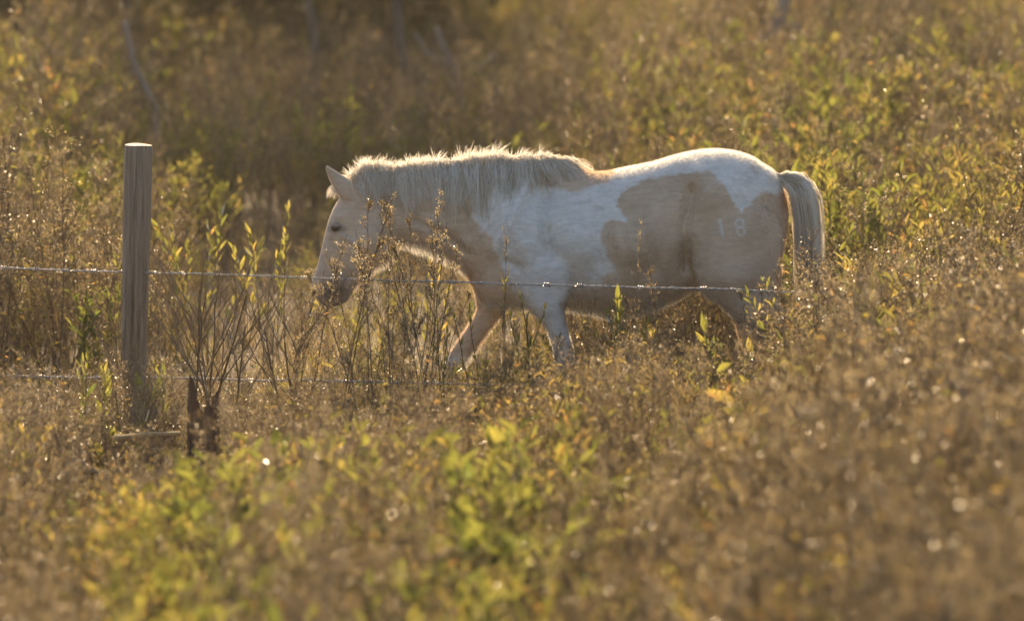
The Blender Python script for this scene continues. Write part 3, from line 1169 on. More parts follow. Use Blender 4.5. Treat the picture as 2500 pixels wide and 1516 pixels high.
def barb_mesh():
    mb = MB()
    pts = []
    for i in range(25):
        a = 2 * math.pi * i / 8
        pts.append(Vector(((i - 12) * 0.0012, 0.0068 * math.cos(a), 0.0068 * math.sin(a))))
    mb.tube(pts, 0.0019, 0.0019, 5, 0, 0.5)
    for s, a in ((-1, 0.5), (-1, 3.6), (1, 2.1), (1, 5.2)):
        d = Vector((s * 0.35, math.cos(a), math.sin(a))).normalized()
        p = Vector((s * 0.008, 0, 0))
        mb.tube([p, p + d * 0.011, p + d * 0.026], 0.0019, 0.0006, 5, 0, 0.5)
    return mb.mesh('barb', [M_WIRE], smooth=True)


BARB = barb_mesh()


def barbed_wire(px0, r0, px1, r1, Y0, Y1, label, ph):
    a, b = at(px0, r0, Y0), at(px1, r1, Y1)
    d = (b - a).normalized()
    A, B = a - d * 4.0, b + d * 4.0
    Lw = (B - A).length
    q = d.to_track_quat('X', 'Z')
    n = int(Lw / 0.0075)
    e = bpy.data.objects.new('barbed_wire', None)
    COL.objects.link(e)
    e.location = A
    e.rotation_mode = 'QUATERNION'
    e.rotation_quaternion = q
    tag(e, label, 'barbed wire')
    wob = [random.uniform(-1, 1) for _ in range(64)]

    def sag(x):
        u = x / Lw * 40
        i = int(u)
        return (wob[i] * (1 - u + i) + wob[i + 1] * (u - i)) * 0.004
    for s in range(2):
        mb = MB()
        pts = []
        for i in range(n + 1):
            x = Lw * i / n
            th = x / 0.062 * 2 * math.pi + s * math.pi
            pts.append(Vector((x, 0.0026 * math.cos(th), 0.0026 * math.sin(th) + sag(x))))
        mb.tube(pts, 0.0025, 0.0025, 6, 0, 0.5)
        link('strand', mb.mesh('strand', [M_WIRE], smooth=True), e)
    x = 0.05 + ph
    while x < Lw - 0.05:
        o = link('barb', BARB, e, (x, 0, sag(x)))
        o.rotation_euler = (random.uniform(0, 6.28), jit(0.1), jit(0.1))
        x += random.uniform(0.125, 0.148)
    return e


barbed_wire(0, 655, 1925, 712, -0.62, -1.25, 'upper strand of barbed wire running in front of the horse', 0.0)
barbed_wire(0, 917, 1250, 938, -0.62, -1.03, 'lower strand of barbed wire half hidden in the weeds', 0.06)

# broken stump: a rotten post with a jagged top
st_base = at(500, 1120, -2.5)
mb = MB()
nr, ns = 28, 12
for i in range(ns + 1):
    t = i / ns
    for j in range(nr):
        a = 2 * math.pi * j / nr
        top = 0.43 + 0.03 * max(0, math.sin(1.0 * a + 2.6)) ** 3 + 0.04 * max(0, math.cos(2 * a - 0.6)) ** 4 + 0.05 * math.sin(7 * a) * math.sin(3 * a + 1)
        top += 0.03 * (1 if j in (12, 13, 14, 15) else 0) + 0.035 * (j % 5 == 0) - 0.05 * (j in (6, 7, 20, 21))
        r = 0.060 * (1 + 0.12 * math.sin(4 * a + 2 * t) + 0.08 * math.sin(9 * a)) * (1.08 - 0.1 * t)
        mb.v.append(Vector((r * math.cos(a), r * math.sin(a), -0.1 + (top + 0.1) * t)))
for i in range(ns):
    for j in range(nr):
        a, b = i * nr + j, i * nr + (j + 1) % nr
        mb.f.append((a, b, b + nr, a + nr)); mb.m.append(0); mb.t.append(0.5)
c0 = len(mb.v)
for j in range(nr):
    p = mb.v[ns * nr + j]
    mb.v.append(Vector((p.x * 0.62, p.y * 0.62, p.z - 0.03)))
for j in range(nr):
    a, b = ns * nr + j, ns * nr + (j + 1) % nr
    mb.f.append((a, b, c0 + (j + 1) % nr, c0 + j)); mb.m.append(0); mb.t.append(0.5)
mb.v.append(Vector((0, 0, 0.26)))
for j in range(nr):
    mb.f.append((c0 + j, c0 + (j + 1) % nr, len(mb.v) - 1)); mb.m.append(0); mb.t.append(0.5)
stump = link('broken_stump', mb.mesh('broken_stump', [M_ROT]), None, (st_base.x - 0.005, -2.5, 0))
tag(stump, 'dark rotten stump of an old post with jagged top', 'stump')


def stick(name, pts, r0, r1, mat, label, cat, n=10):
    P = [Vector(p) for p in pts]
    full = []
    for i in range(len(P) - 1):
        for k in range(6):
            full.append(P[i].lerp(P[i + 1], k / 6) + Vector((jit(1), jit(1), jit(1))) * r0 * 0.10)
    full.append(P[-1])
    o0 = full[0].copy()
    mb = MB()
    mb.tube([p - o0 for p in full], r0, r1, n, 0, 0.5, cap=True)
    o = link(name, mb.mesh(name, [mat], smooth=True), None, o0)
    return tag(o, label, cat)


stick('fallen_branch', [at(278, 1070, -2.9), at(350, 1062, -2.85), at(440, 1058, -2.8)], 0.012, 0.009, M_PLANKW,
      'thin pale stick lying level in the weeds left of the broken stump', 'branch')
stick('fallen_branch', [at(120, 1085, -2.3), at(210, 1140, -2.4), at(275, 1168, -2.5), at(330, 1200, -2.55)], 0.016, 0.011, M_DEAD,
      'grey fallen branch slanting down below the fence post', 'branch')
stick('fallen_log', [at(60, 1283, -4.2), at(150, 1284, -4.2), at(225, 1290, -4.2), at(330, 1296, -4.25)], 0.035, 0.03, M_DEAD,
      'weathered brown log lying low in the left foreground', 'log', 14)

# ------------------------------------------------------------------ trees and dead wood in the background
random.seed(77)


def tree(name, px, row_base, Y, rad, bends, label, crown=None, mat=None, cat='tree', limbs=()):
    b = at(px, row_base, Y)
    base = Vector((b.x, Y, -0.1))
    e = bpy.data.objects.new(name, None)
    COL.objects.link(e)
    e.location = (b.x, Y, 0)
    tag(e, label, cat)
    pts = [Vector((0, 0, -0.1))] + [Vector(q) for q in bends]
    fine = []
    for i in range(len(pts) - 1):
        for k in range(4):
            fine.append(pts[i].lerp(pts[i + 1], k / 4) + (Vector((jit(1), jit(1), 0)) * rad * 0.12 if i or k else Vector()))
    fine.append(pts[-1])
    mb = MB()
    mb.tube(fine, rad, rad * 0.5, 10, 0, 0.5, cap=True)
    link('trunk', mb.mesh('trunk', [mat or M_BARK], smooth=True), e)
    for lp in limbs:
        mb = MB()
        mb.tube([Vector(q) for q in lp], rad * 0.6, rad * 0.22, 8, 0, 0.5, cap=True)
        link('limb', mb.mesh('limb', [mat or M_BARK], smooth=True), e)
    if crown:
        cz, rx, rz, n = crown
        top = fine[-1]
        mb = MB()
        tips = []
        for k in range(16):
            d = Vector((random.gauss(0, 1), random.gauss(0, 1), random.gauss(0.15, 0.8))).normalized() * random.uniform(0.5, 1.0)
            tip = Vector((top.x + d.x * rx, top.y + d.y * rx, cz + d.z * rz))
            s0, _ = lerp_pts(fine, random.uniform(0.6, 1.0))
            mid = s0.lerp(tip, 0.5) + Vector((jit(0.1), jit(0.1), 0.1))
            mb.tube([s0, mid, tip], rad * 0.3, 0.006, 5, 0, 0.5)
            tips.append((s0, mid, tip))
        link('limb', mb.mesh('limb', [M_BARK]), e)
        mb = MB()
        for k in range(n):
            s0, mid, tip = random.choice(tips)
            c = mid.lerp(tip, random.uniform(0.2, 1.1)) + Vector((random.gauss(0, 1), random.gauss(0, 1), random.gauss(0, 1))) * 0.22
            ll = random.uniform(0.07, 0.13)
            mb.leaf(c, rdir(0.2, 1), ll, ll * 0.42, random.uniform(0.0, 0.5), 0)
        link('crown', mb.mesh('crown', [M_EVERGREEN]), e)['kind'] = 'stuff'
    return e


tree('young_tree', 772, 170, 13.0, 0.036, [(-0.02, 0, 0.8), (-0.09, 0.05, 1.3), (-0.05, 0.1, 2.2)],
     'thin dark trunk at the top edge left of centre', crown=(2.7, 1.2, 0.9, 2200))
tree('young_tree', 976, 90, 13.5, 0.045, [(0.02, 0, 0.6), (-0.05, 0.05, 1.1), (-0.02, 0.1, 2.3)],
     'dark trunk at the top edge above the neck of the horse', crown=(2.8, 1.2, 0.9, 2200))
tree('young_tree', 300, 120, 13.5, 0.04, [(0.0, 0, 0.7), (0.06, 0.05, 1.3), (0.05, 0.1, 2.3)],
     'shaded trunk in the dark brush at the top left', crown=(2.9, 1.4, 1.0, 2600))
tree('bent_tree', 1835, 120, 13.0, 0.07, [(0.02, 0, 0.45), (0.09, 0.0, 0.72), (0.20, 0.05, 0.92), (0.34, 0.1, 1.25), (0.4, 0.1, 2.2)],
     'pale bent trunk leaning right at the top edge above the rump', limbs=[[(0.17, 0.03, 0.85), (0.30, 0.0, 0.84), (0.40, 0, 0.74)]],
     crown=(2.8, 0.9, 0.8, 900), mat=M_DEAD)
for px_, Y_, cz_, lb_ in ((30, 15.0, 1.9, 'dark evergreen shrub in the top left corner'), (250, 17.5, 2.2, 'dark evergreen shrub right of the top left corner'),
                       (480, 16.5, 2.1, 'dark evergreen shrub at the top above the post'), (680, 18.0, 2.3, 'dark evergreen shrub at the top left of the thin trunk'),
                       (880, 17.0, 2.2, 'dark evergreen shrub at the top between the two trunks'), (1090, 18.5, 2.3, 'dark evergreen shrub at the top right of the dark trunk'),
                       (2000, 19.5, 2.0, 'dark evergreen shrub at the top right of the bent trunk')):
    tree('evergreen_shrub', px_, 20, Y_, 0.03, [(jit(.15), 0, 0.35), (jit(.2), 0.05, 0.8), (jit(.3), 0, 1.5)], lb_, crown=(cz_ * 0.72, 1.15, 1.35, 6000), cat='shrub')
tree('dead_tree', 372, 345, 8.0, 0.028, [(0.02, 0, 0.55), (0.02, 0, 0.75), (-0.10, 0, 0.98), (-0.16, 0, 1.25)],
     'grey crooked dead branch rising above the top of the fence post', mat=M_DEAD, cat='dead tree')
tree('dead_tree', 1140, 310, 11.5, 0.026, [(-0.02, 0, 0.5), (-0.14, 0, 0.8), (-0.20, 0, 0.95)],
     'pale forked dead wood behind the mane', mat=M_DEAD, cat='dead tree',
     limbs=[[(-0.03, 0, 0.55), (0.10, 0, 0.7), (0.18, 0.02, 0.78)], [(-0.1, 0, 0.7), (-0.26, 0.0, 0.78), (-0.34, 0, 0.92)]])

# ------------------------------------------------------------------ horse
random.seed(5)
VOX = 0.0085


def P2(lst, Y=0.0):
    return np.array([(at(a, b, Y).x, at(a, b, Y).z) for a, b in lst])


def smooth_poly(p, k=4):
    n = len(p)
    out = []
    for i in range(n):
        p0, p1, p2, p3 = p[i - 1], p[i], p[(i + 1) % n], p[(i + 2) % n]
        for j in range(k):
            t = j / k
            out.append(0.5 * ((2 * p1) + (-p0 + p2) * t + (2 * p0 - 5 * p1 + 4 * p2 - p3) * t * t + (-p0 + 3 * p1 - 3 * p2 + p3) * t ** 3))
    return np.array(out)


def poly_sd(poly, X, Z):
    """distance inside (+) / outside (-) a closed outline"""
    d2 = np.full(X.shape, 1e9)
    inside = np.zeros(X.shape, bool)
    n = len(poly)
    for i in range(n):
        ax, az = poly[i]
        bx, bz = poly[(i + 1) % n]
        ex, ez = bx - ax, bz - az
        ll = ex * ex + ez * ez + 1e-12
        t = np.clip(((X - ax) * ex + (Z - az) * ez) / ll, 0, 1)
        d2 = np.minimum(d2, (X - ax - t * ex) ** 2 + (Z - az - t * ez) ** 2)
        c = ((az > Z) != (bz > Z)) & (X < (bx - ax) * (Z - az) / (bz - az + 1e-12) + ax)
        inside ^= c
    d = np.sqrt(d2)
    return np.where(inside, d, -d)


BODY = [(862, 438), (880, 420), (915, 413), (977, 412), (1069, 402), (1150, 397), (1223, 395), (1300, 389), (1332, 384), (1369, 386), (1391, 393),
        (1415, 412), (1440, 423), (1477, 423), (1508, 417), (1554, 408), (1600, 398), (1652, 382), (1708, 371), (1749, 368), (1793, 373),
        (1833, 385), (1861, 403), (1889, 420), (1903, 445), (1917, 484), (1923, 521), (1921, 565), (1913, 597), (1905, 629), (1897, 657),
        (1880, 690), (1850, 700), (1800, 704), (1750, 704), (1708, 700), (1680, 709), (1643, 730), (1590, 752), (1539, 767), (1508, 769),
        (1477, 766), (1440, 758), (1400, 752), (1372, 750), (1330, 748), (1280, 746), (1230, 744), (1195, 740), (1178, 736), (1170, 722),
        (1158, 703), (1152, 685), (1140, 663), (1125, 648), (1100, 632), (1069, 617), (1038, 603), (1008, 595), (983, 592), (968, 600),
        (958, 617), (943, 635), (915, 650), (891, 675), (872, 694), (859, 714), (853, 731), (838, 742), (817, 749), (792, 748), (779, 740),
        (766, 720), (758, 703), (760, 688), (768, 666), (776, 645), (782, 617), (791, 580), (798, 552), (803, 535), (812, 512), (824, 490),
        (836, 472), (848, 454)]
WID = [(800, 722, .050, .050), (805, 690, .07, .052), (830, 640, .085, .058), (880, 595, .115, .082), (835, 530, .085, .088), (850, 470, .07, .075),
       (930, 500, .15, .075), (1020, 500, .17, .085), (1120, 530, .20, .115), (1200, 570, .25, .17), (1290, 570, .30, .215), (1290, 700, .22, .19),
       (1330, 430, .15, .09), (1420, 580, .31, .265), (1550, 580, .31, .295), (1540, 450, .2, .22), (1650, 540, .30, .25), (1655, 680, .24, .19), (1600, 700, .26, .235), (1480, 680, .28, .25), (1300, 738, .15, .12), (1400, 742, .17, .13), (1480, 752, .18, .14), (1560, 752, .18, .145), (1630, 728, .18, .14), (1760, 470, .22, .245), (1800, 600, .24, .215),
       (1880, 540, .17, .19), (1870, 640, .15, .17)]

x0, x1 = at(735, 700, 0).x, at(1990, 700, 0).x
z0, z1 = -0.03, 1.33
gx = np.arange(x0, x1, VOX)
gz = np.arange(z0, z1, VOX)
gy = np.arange(-0.36, 0.36 + VOX, VOX)
X2, Z2 = np.meshgrid(gx, gz, indexing='ij')


def idw(ctrl, Y=0.0, pw=3.0):
    num_h = np.zeros(X2.shape); num_w = np.zeros(X2.shape); den = np.zeros(X2.shape)
    for a, b, h, w in ctrl:
        q = at(a, b, Y)
        k = 1.0 / ((X2 - q.x) ** 2 + (Z2 - q.z) ** 2 + 0.0012) ** (pw / 2)
        num_h += k * h; num_w += k * w; den += k
    return num_h / den, num_w / den


def blur2(a, n):
    for _ in range(n):
        p = np.pad(a, 1, mode='edge')
        a = (p[1:-1, 1:-1] * 2 + p[:-2, 1:-1] + p[2:, 1:-1] + p[1:-1, :-2] + p[1:-1, 2:]) / 6
    return a


def gauss_px(a, b, sx, sz, Y=-0.2):
    q = at(a, b, Y)
    return np.exp(-((X2 - q.x) / sx) ** 2 - ((Z2 - q.z) / sz) ** 2)


def slab(poly_px, y0, ctrl, bumps=None, nb=6):
    poly = smooth_poly(P2(poly_px, y0))
    d = poly_sd(poly, X2, Z2)
    h, w = idw(ctrl, y0)
    u = np.minimum(d, h) / h
    r0 = blur2(1 - u, nb)
    if bumps is not None:
        w = w + bumps
    yy = gy[None, :, None] - y0
    r = np.sqrt((yy / w[:, None, :]) ** 2 + r0[:, None, :] ** 2 + 1e-6) - 1
    return (r * np.minimum(w, h)[:, None, :]).astype(np.float32)


def smin(a, b, k):
    h = np.clip(0.5 + 0.5 * (b - a) / k, 0, 1)
    return b + (a - b) * h - k * h * (1 - h)


bumps = (0.020 * gauss_px(905, 590, .055, .06) + 0.006 * gauss_px(828, 600, .02, .08) - 0.012 * gauss_px(822, 556, .022, .018) + 0.010 * gauss_px(822, 536, .03, .010)
         - 0.012 * gauss_px(935, 545, .02, .09) + 0.02 * gauss_px(1230, 560, .06, .16) + 0.018 * gauss_px(1300, 660, .05, .07) - 0.034 * gauss_px(1358, 665, .016, .075)
         - 0.03 * gauss_px(1672, 640, .035, .08) + 0.014 * gauss_px(1690, 420, .05, .03) - 0.015 * gauss_px(1620, 560, .06, .12)
         - 0.02 * gauss_px(1100, 620, .07, .012) + 0.012 * gauss_px(1060, 560, .12, .025) - 0.010 * gauss_px(1060, 525, .12, .02)
         - 0.008 * gauss_px(806, 708, .012, .012) + 0.008 * gauss_px(800, 692, .016, .01) - 0.012 * gauss_px(1180, 520, .02, .10))


def line_px(pts, w, Y=-0.2):
    out_ = np.zeros(X2.shape)
    for (a, b), (c, d_) in zip(pts[:-1], pts[1:]):
        p, q = at(a, b, Y), at(c, d_, Y)
        ex, ez = q.x - p.x, q.z - p.z
        t = np.clip(((X2 - p.x) * ex + (Z2 - p.z) * ez) / (ex * ex + ez * ez), 0, 1)
        dd = (X2 - p.x - t * ex) ** 2 + (Z2 - p.z - t * ez) ** 2
        out_ = np.maximum(out_, np.exp(-dd / (w * w)))
    return out_


bumps = bumps + 1.7 * (0.016 * line_px([(1300, 430), (1255, 520), (1205, 610)], .030) - 0.016 * line_px([(1340, 450), (1325, 540), (1345, 620)], .026)
                 - 0.014 * line_px([(1235, 640), (1290, 660), (1335, 640)], .022) + 0.014 * line_px([(1290, 600), (1300, 690)], .035)
                 - 0.022 * line_px([(1690, 470), (1668, 560), (1680, 650)], .030) + 0.014 * line_px([(1705, 415), (1690, 440)], .028)
                 - 0.009 * line_px([(1868, 500), (1872, 600), (1850, 660)], .018) + 0.010 * line_px([(832, 582), (862, 600), (890, 612)], .010)
                 - 0.010 * line_px([(812, 600), (830, 650), (850, 690)], .014) - 0.016 * line_px([(940, 500), (945, 560), (935, 610)], .016)
                 - 0.012 * gauss_px(804, 708, .010, .011) - 0.006 * line_px([(786, 736), (815, 732), (838, 722)], .006)
                 - 0.014 * line_px([(1010, 545), (1080, 575), (1140, 620)], .018)
                 + 0.0035 * np.sin((X2 + 0.25 * Z2) * 2 * math.pi / 0.062) * gauss_px(1530, 620, .17, .14))
F = slab(BODY, 0.0, WID, bumps, 10)

NEAR_FORE = [(1285, 620), (1395, 620), (1392, 700), (1377, 755), (1383, 796), (1396, 843), (1403, 887), (1404, 915), (1410, 960), (1424, 985), (1428, 1005), (1436, 1035),
             (1382, 1036), (1390, 1003), (1384, 985), (1380, 960), (1370, 915), (1356, 880), (1347, 840), (1330, 790), (1296, 755), (1268, 700)]
CF = [(1340, 650, .08, .085), (1335, 730, .065, .07), (1352, 790, .045, .052), (1375, 870, .034, .036), (1395, 950, .024, .026), (1405, 985, .03, .03), (1410, 1030, .04, .045)]
FAR_FORE = [(1165, 680), (1265, 680), (1240, 745), (1205, 790), (1172, 835), (1145, 872), (1125, 900), (1095, 950), (1078, 985), (1070, 1005), (1072, 1030),
            (1022, 1030), (1042, 1000), (1050, 975), (1064, 940), (1084, 897), (1092, 875), (1106, 849), (1127, 819), (1150, 784), (1166, 752), (1160, 715)]
CFF = [(1210, 700, .07, .07), (1165, 800, .045, .048), (1115, 870, .034, .036), (1080, 940, .024, .026), (1060, 985, .03, .03), (1050, 1025, .04, .045)]
NEAR_HIND = [(1700, 560), (1760, 490), (1830, 480), (1890, 520), (1912, 570), (1906, 630), (1895, 690), (1899, 735), (1918, 760), (1937, 782), (1934, 812), (1936, 850), (1946, 930),
             (1958, 980), (1964, 1008), (1966, 1034), (1912, 1034), (1920, 1003), (1915, 975), (1907, 930), (1895, 860), (1880, 822), (1855, 806), (1829, 794), (1790, 768),
             (1750, 733), (1706, 700), (1690, 640)]
CH = [(1800, 560, .16, .122), (1800, 650, .13, .115), (1830, 740, .065, .062), (1905, 790, .038, .04), (1918, 870, .026, .03), (1935, 985, .03, .03), (1940, 1030, .04, .045)]
FAR_HIND = [(1740, 640), (1900, 640), (1892, 730), (1880, 790), (1874, 830), (1866, 870), (1854, 930), (1852, 975), (1854, 1005), (1850, 1030), (1796, 1030), (1814, 1000),
            (1814, 970), (1818, 930), (1822, 878), (1814, 846), (1802, 814), (1792, 778), (1776, 752), (1745, 715)]
CHF = [(1820, 660, .12, .10), (1835, 770, .055, .055), (1845, 850, .036, .04), (1836, 930, .025, .028), (1834, 985, .03, .03), (1828, 1025, .04, .045)]
F = smin(F, slab(NEAR_FORE, -0.15, CF), 0.028)
F = smin(F, slab(FAR_FORE, 0.12, CFF), 0.035)
F = smin(F, slab(NEAR_HIND, -0.155, CH, None, 8), 0.022)
F = smin(F, slab(FAR_HIND, 0.13, CHF), 0.035)
EAR = [(790, 399), (808, 409), (830, 423), (852, 438), (870, 460), (864, 488), (840, 492), (825, 475), (811, 452), (799, 428)]
CE = [(812, 425, .028, .018), (845, 470, .04, .032)]
F = smin(F, slab(EAR, -0.055, CE, None, 2), 0.014)
EAR2 = [(a + 5, b + 13) for a, b in EAR]
F = smin(F, slab(EAR2, 0.055, CE, None, 2), 0.014)
# hollow of the near ear faces forward and out: leave solid; hoof ground contact is trimmed by the outline

# near-side half thickness, for hair and eye
neg = F < 0
near_y = np.where(neg.any(1), gy[np.argmax(neg, axis=1)], 0.0)      # most negative y inside


def surf_y(x, z):
    i = int(min(max((x - x0) / VOX, 0), len(gx) - 1))
    k = int(min(max((z - z0) / VOX, 0), len(gz) - 1))
    return float(near_y[i, k])


def surface_nets(V, ox, oy, oz, h):
    s = V < 0
    nx, ny, nz = V.shape
    corner = [(i, j, k) for i in (0, 1) for j in (0, 1) for k in (0, 1)]

    def sub(A, c):
        return A[c[0]:nx - 1 + c[0], c[1]:ny - 1 + c[1], c[2]:nz - 1 + c[2]]
    cnt = sum(sub(s, c).astype(np.int8) for c in corner)
    act = (cnt > 0) & (cnt < 8)
    idx = np.full(act.shape, -1, np.int64)
    ijk = np.argwhere(act)
    idx[act] = np.arange(len(ijk))
    acc = np.zeros((len(ijk), 3)); num = np.zeros(len(ijk))
    for a in corner:
        for ax in range(3):
            if a[ax] == 1:
                continue
            b = list(a); b[ax] = 1
            va, vb = sub(V, a)[act], sub(V, tuple(b))[act]
            cr = (va < 0) != (vb < 0)
            t = np.where(cr, va / (va - vb + 1e-20), 0)
            p = np.tile(np.array(a, float), (len(ijk), 1))
            p[:, ax] += t
            acc[cr] += p[cr]; num += cr
    verts = (ijk + acc / num[:, None]) * h + np.array([ox, oy, oz])
    quads = []
    for ax in range(3):
        o1, o2 = [(1, 2), (2, 0), (0, 1)][ax]
        sl0 = [slice(1, -1)] * 3; sl1 = [slice(1, -1)] * 3
        sl0[ax] = slice(0, V.shape[ax] - 1); sl1[ax] = slice(1, V.shape[ax])
        sa, sb = s[tuple(sl0)], s[tuple(sl1)]
        e = np.argwhere(sa != sb)
        flip = sa[tuple(e.T)]
        off = np.ones(3, int); off[ax] = 0
        e = e + off
        q = []
        for d1, d2 in ((0, 0), (1, 0), (1, 1), (0, 1)):
            c = e.copy(); c[:, o1] -= d1; c[:, o2] -= d2
            q.append(idx[tuple(c.T)])
        q = np.stack(q, 1)
        q[~flip] = q[~flip][:, ::-1]
        quads.append(q)
    return verts, np.concatenate(quads)


HV, HQ = surface_nets(F, x0, gy[0], z0, VOX)
# relax
E = np.concatenate([HQ[:, [0, 1]], HQ[:, [1, 2]], HQ[:, [2, 3]], HQ[:, [3, 0]]])
for it in range(4):
    acc = np.zeros_like(HV); num = np.zeros(len(HV))
    for c in range(3):
        acc[:, c] = np.bincount(E[:, 0], HV[E[:, 1], c], len(HV)) + np.bincount(E[:, 1], HV[E[:, 0], c], len(HV))
    num = np.bincount(E[:, 0], minlength=len(HV)) + np.bincount(E[:, 1], minlength=len(HV))
    avg = acc / num[:, None]
    HV = HV + (avg - HV) * (0.55 if it % 2 == 0 else -0.42 if it < 3 else 0.3)
HV[:, 2] = np.maximum(HV[:, 2], 0.0)

# coat pattern by where the coat shows it (both sides alike)
vy = -np.abs(HV[:, 1])
ry, rz = vy + CAM_D, HV[:, 2] - CAM_H
dep = ry * CP - rz * SP
VPX = 1250 + HV[:, 0] / dep * FPX
VPY = 758 - (ry * SP + rz * CP) / dep * FPX


_g = np.random.default_rng(8).random((256, 256))


def vnoise(x, y, sc):
    x, y = x / sc % 254, y / sc % 254
    i, j = x.astype(int), y.astype(int)
    u, v = x - i, y - j
    return (_g[i, j] * (1 - u) + _g[i + 1, j] * u) * (1 - v) + (_g[i, j + 1] * (1 - u) + _g[i + 1, j + 1] * u) * v - 0.5


def pxmask(poly, soft=13.0):
    d = poly_sd(np.array(poly, float), VPX, VPY) + 10 * vnoise(VPX, VPY, 26) + 9 * vnoise(VPX + 90, VPY * 1.8, 9) + 5 * vnoise(VPX, VPY, 5)
    return np.clip(0.5 + d / (2 * soft), 0, 1)


WHITE = [(1146, 530), (1180, 562), (1199, 586), (1205, 617), (1223, 648), (1244, 690), (1262, 740), (1290, 790), (1330, 840), (1330, 1100), (1460, 1100), (1440, 900),
         (1400, 800), (1372, 742), (1405, 716), (1440, 708), (1466, 700), (1474, 682), (1486, 669), (1497, 657), (1489, 645), (1483, 626), (1477, 605), (1466, 586), (1468, 565), (1480, 543), (1496, 534),
         (1517, 536), (1528, 541), (1517, 525), (1511, 509), (1505, 494), (1511, 478), (1520, 466), (1532, 457), (1563, 448), (1591, 438), (1616, 429), (1643, 425), (1677, 424),
         (1710, 418), (1736, 420), (1757, 444), (1777, 468), (1793, 497), (1809, 523), (1825, 505), (1845, 489), (1865, 473), (1897, 470), (1940, 450), (1900, 340), (1700, 330), (1480, 395),
         (1500, 426), (1477, 443), (1446, 455), (1415, 467), (1397, 465), (1360, 461), (1320, 450), (1290, 436), (1230, 430), (1170, 470)]
white = pxmask(WHITE)
lower = np.clip((0.36 - HV[:, 2]) / 0.10, 0, 1)              # white stockings
white = np.maximum(white, lower)
FACE = [(800, 500), (850, 480), (800, 620), (775, 690), (755, 690), (780, 600)]
tan_v = 1 - white


def strokes(segs, w):
    m = np.zeros(len(VPX))
    for (ax, ay), (bx, by) in segs:
        ex, ey = bx - ax, by - ay
        t = np.clip(((VPX - ax) * ex + (VPY - ay) * ey) / (ex * ex + ey * ey + 1e-9), 0, 1)
        d = np.hypot(VPX - ax - t * ex, VPY - ay - t * ey)
        m = np.maximum(m, np.clip(1.3 - d / w, 0, 1))
    return m


def ring(cx, cy, rx, ry_, n=14):
    p = [(cx + rx * math.cos(2 * math.pi * i / n), cy + ry_ * math.sin(2 * math.pi * i / n)) for i in range(n + 1)]
    return list(zip(p[:-1], p[1:]))


brand = strokes([((1757, 537), (1764, 575))], 4.2)
brand = np.maximum(brand, strokes(ring(1806, 545, 10, 9.5) + ring(1809, 565, 9.5, 9), 3.0))
brand = np.maximum(brand, 0.5 * strokes([((1718, 468), (1746, 443))], 3.0))
brand *= 0.62
dark = np.zeros(len(VPX))
dark = np.maximum(dark, 0.92 * np.exp(-(((VPX - 818) / 44) ** 2 + ((VPY - 722) / 46) ** 2) ** 1.5))
dark = np.maximum(dark, 0.9 * np.exp(-((VPX - 806) / 11) ** 2 - ((VPY - 712) / 9) ** 2))
dark = np.maximum(dark, 0.6 * strokes([((792, 738), (815, 735)), ((815, 735), (838, 730))], 3.0))
dark = np.maximum(dark, 0.9 * np.exp(-(((VPX - 822) / 21) ** 2 + ((VPY - 558) / 12) ** 2) ** 1.5))
rngd = np.random.default_rng(3)
dirt_and_shade = 0.30 * np.exp(-((VPX - 1838) / 26) ** 2 - ((VPY - 425) / 22) ** 2) * rngd.random(len(VPX)) ** 1.5
dirt_and_shade += 0.18 * np.exp(-((VPX - 1680) / 22) ** 2 - ((VPY - 412) / 7) ** 2) * rngd.random(len(VPX))
dirt_and_shade += 0.12 * np.exp(-((VPX - 1503) / 12) ** 2 - ((VPY - 438) / 6) ** 2)
dirt_and_shade += np.clip((0.07 - HV[:, 2]) / 0.015, 0, 1) * 0.8          # hooves
dirt_and_shade += 0.42 * np.clip((VPY - 712) / 40, 0, 1) * np.exp(-((VPX - 1520) / 150) ** 4) * (HV[:, 2] > 0.45) * (0.7 + 0.6 * rngd.random(len(VPX)))  # shade under the belly, painted into the coat as a darker band
dark = np.maximum(dark, dirt_and_shade)
dock_glow = np.clip(0.9 * np.exp(-((VPX - 1912) / 9) ** 2 - ((VPY - 492) / 34) ** 2) * (np.abs(HV[:, 1]) < 0.14), 0, 1)  # orange of light coming through under the dock, painted into the coat

HORSE_AT = Vector((0.25, 0, 0))


def horse_mesh(name, verts, faces, mat, attrs, smooth=True):
    me = bpy.data.meshes.new(name)
    me.from_pydata((verts - np.array(HORSE_AT)).tolist(), [], faces.tolist())
    me.materials.append(mat)
    for k, v in attrs.items():
        a = me.attributes.new(k, 'FLOAT', 'POINT')
        a.data.foreach_set('value', v.astype(np.float32))
    if smooth:
        me.polygons.foreach_set('use_smooth', [True] * len(me.polygons))
    me.update()
    return me


horse = bpy.data.objects.new('horse', None)
COL.objects.link(horse)
horse.location = HORSE_AT
tag(horse, 'tan and white pinto horse walking left with lowered head, number 18 on its hip', 'horse')
body = link('body', horse_mesh('body', HV, HQ, M_COAT, {'tan': tan_v, 'brand': brand, 'dark': dark, 'dock_glow': dock_glow}), horse)

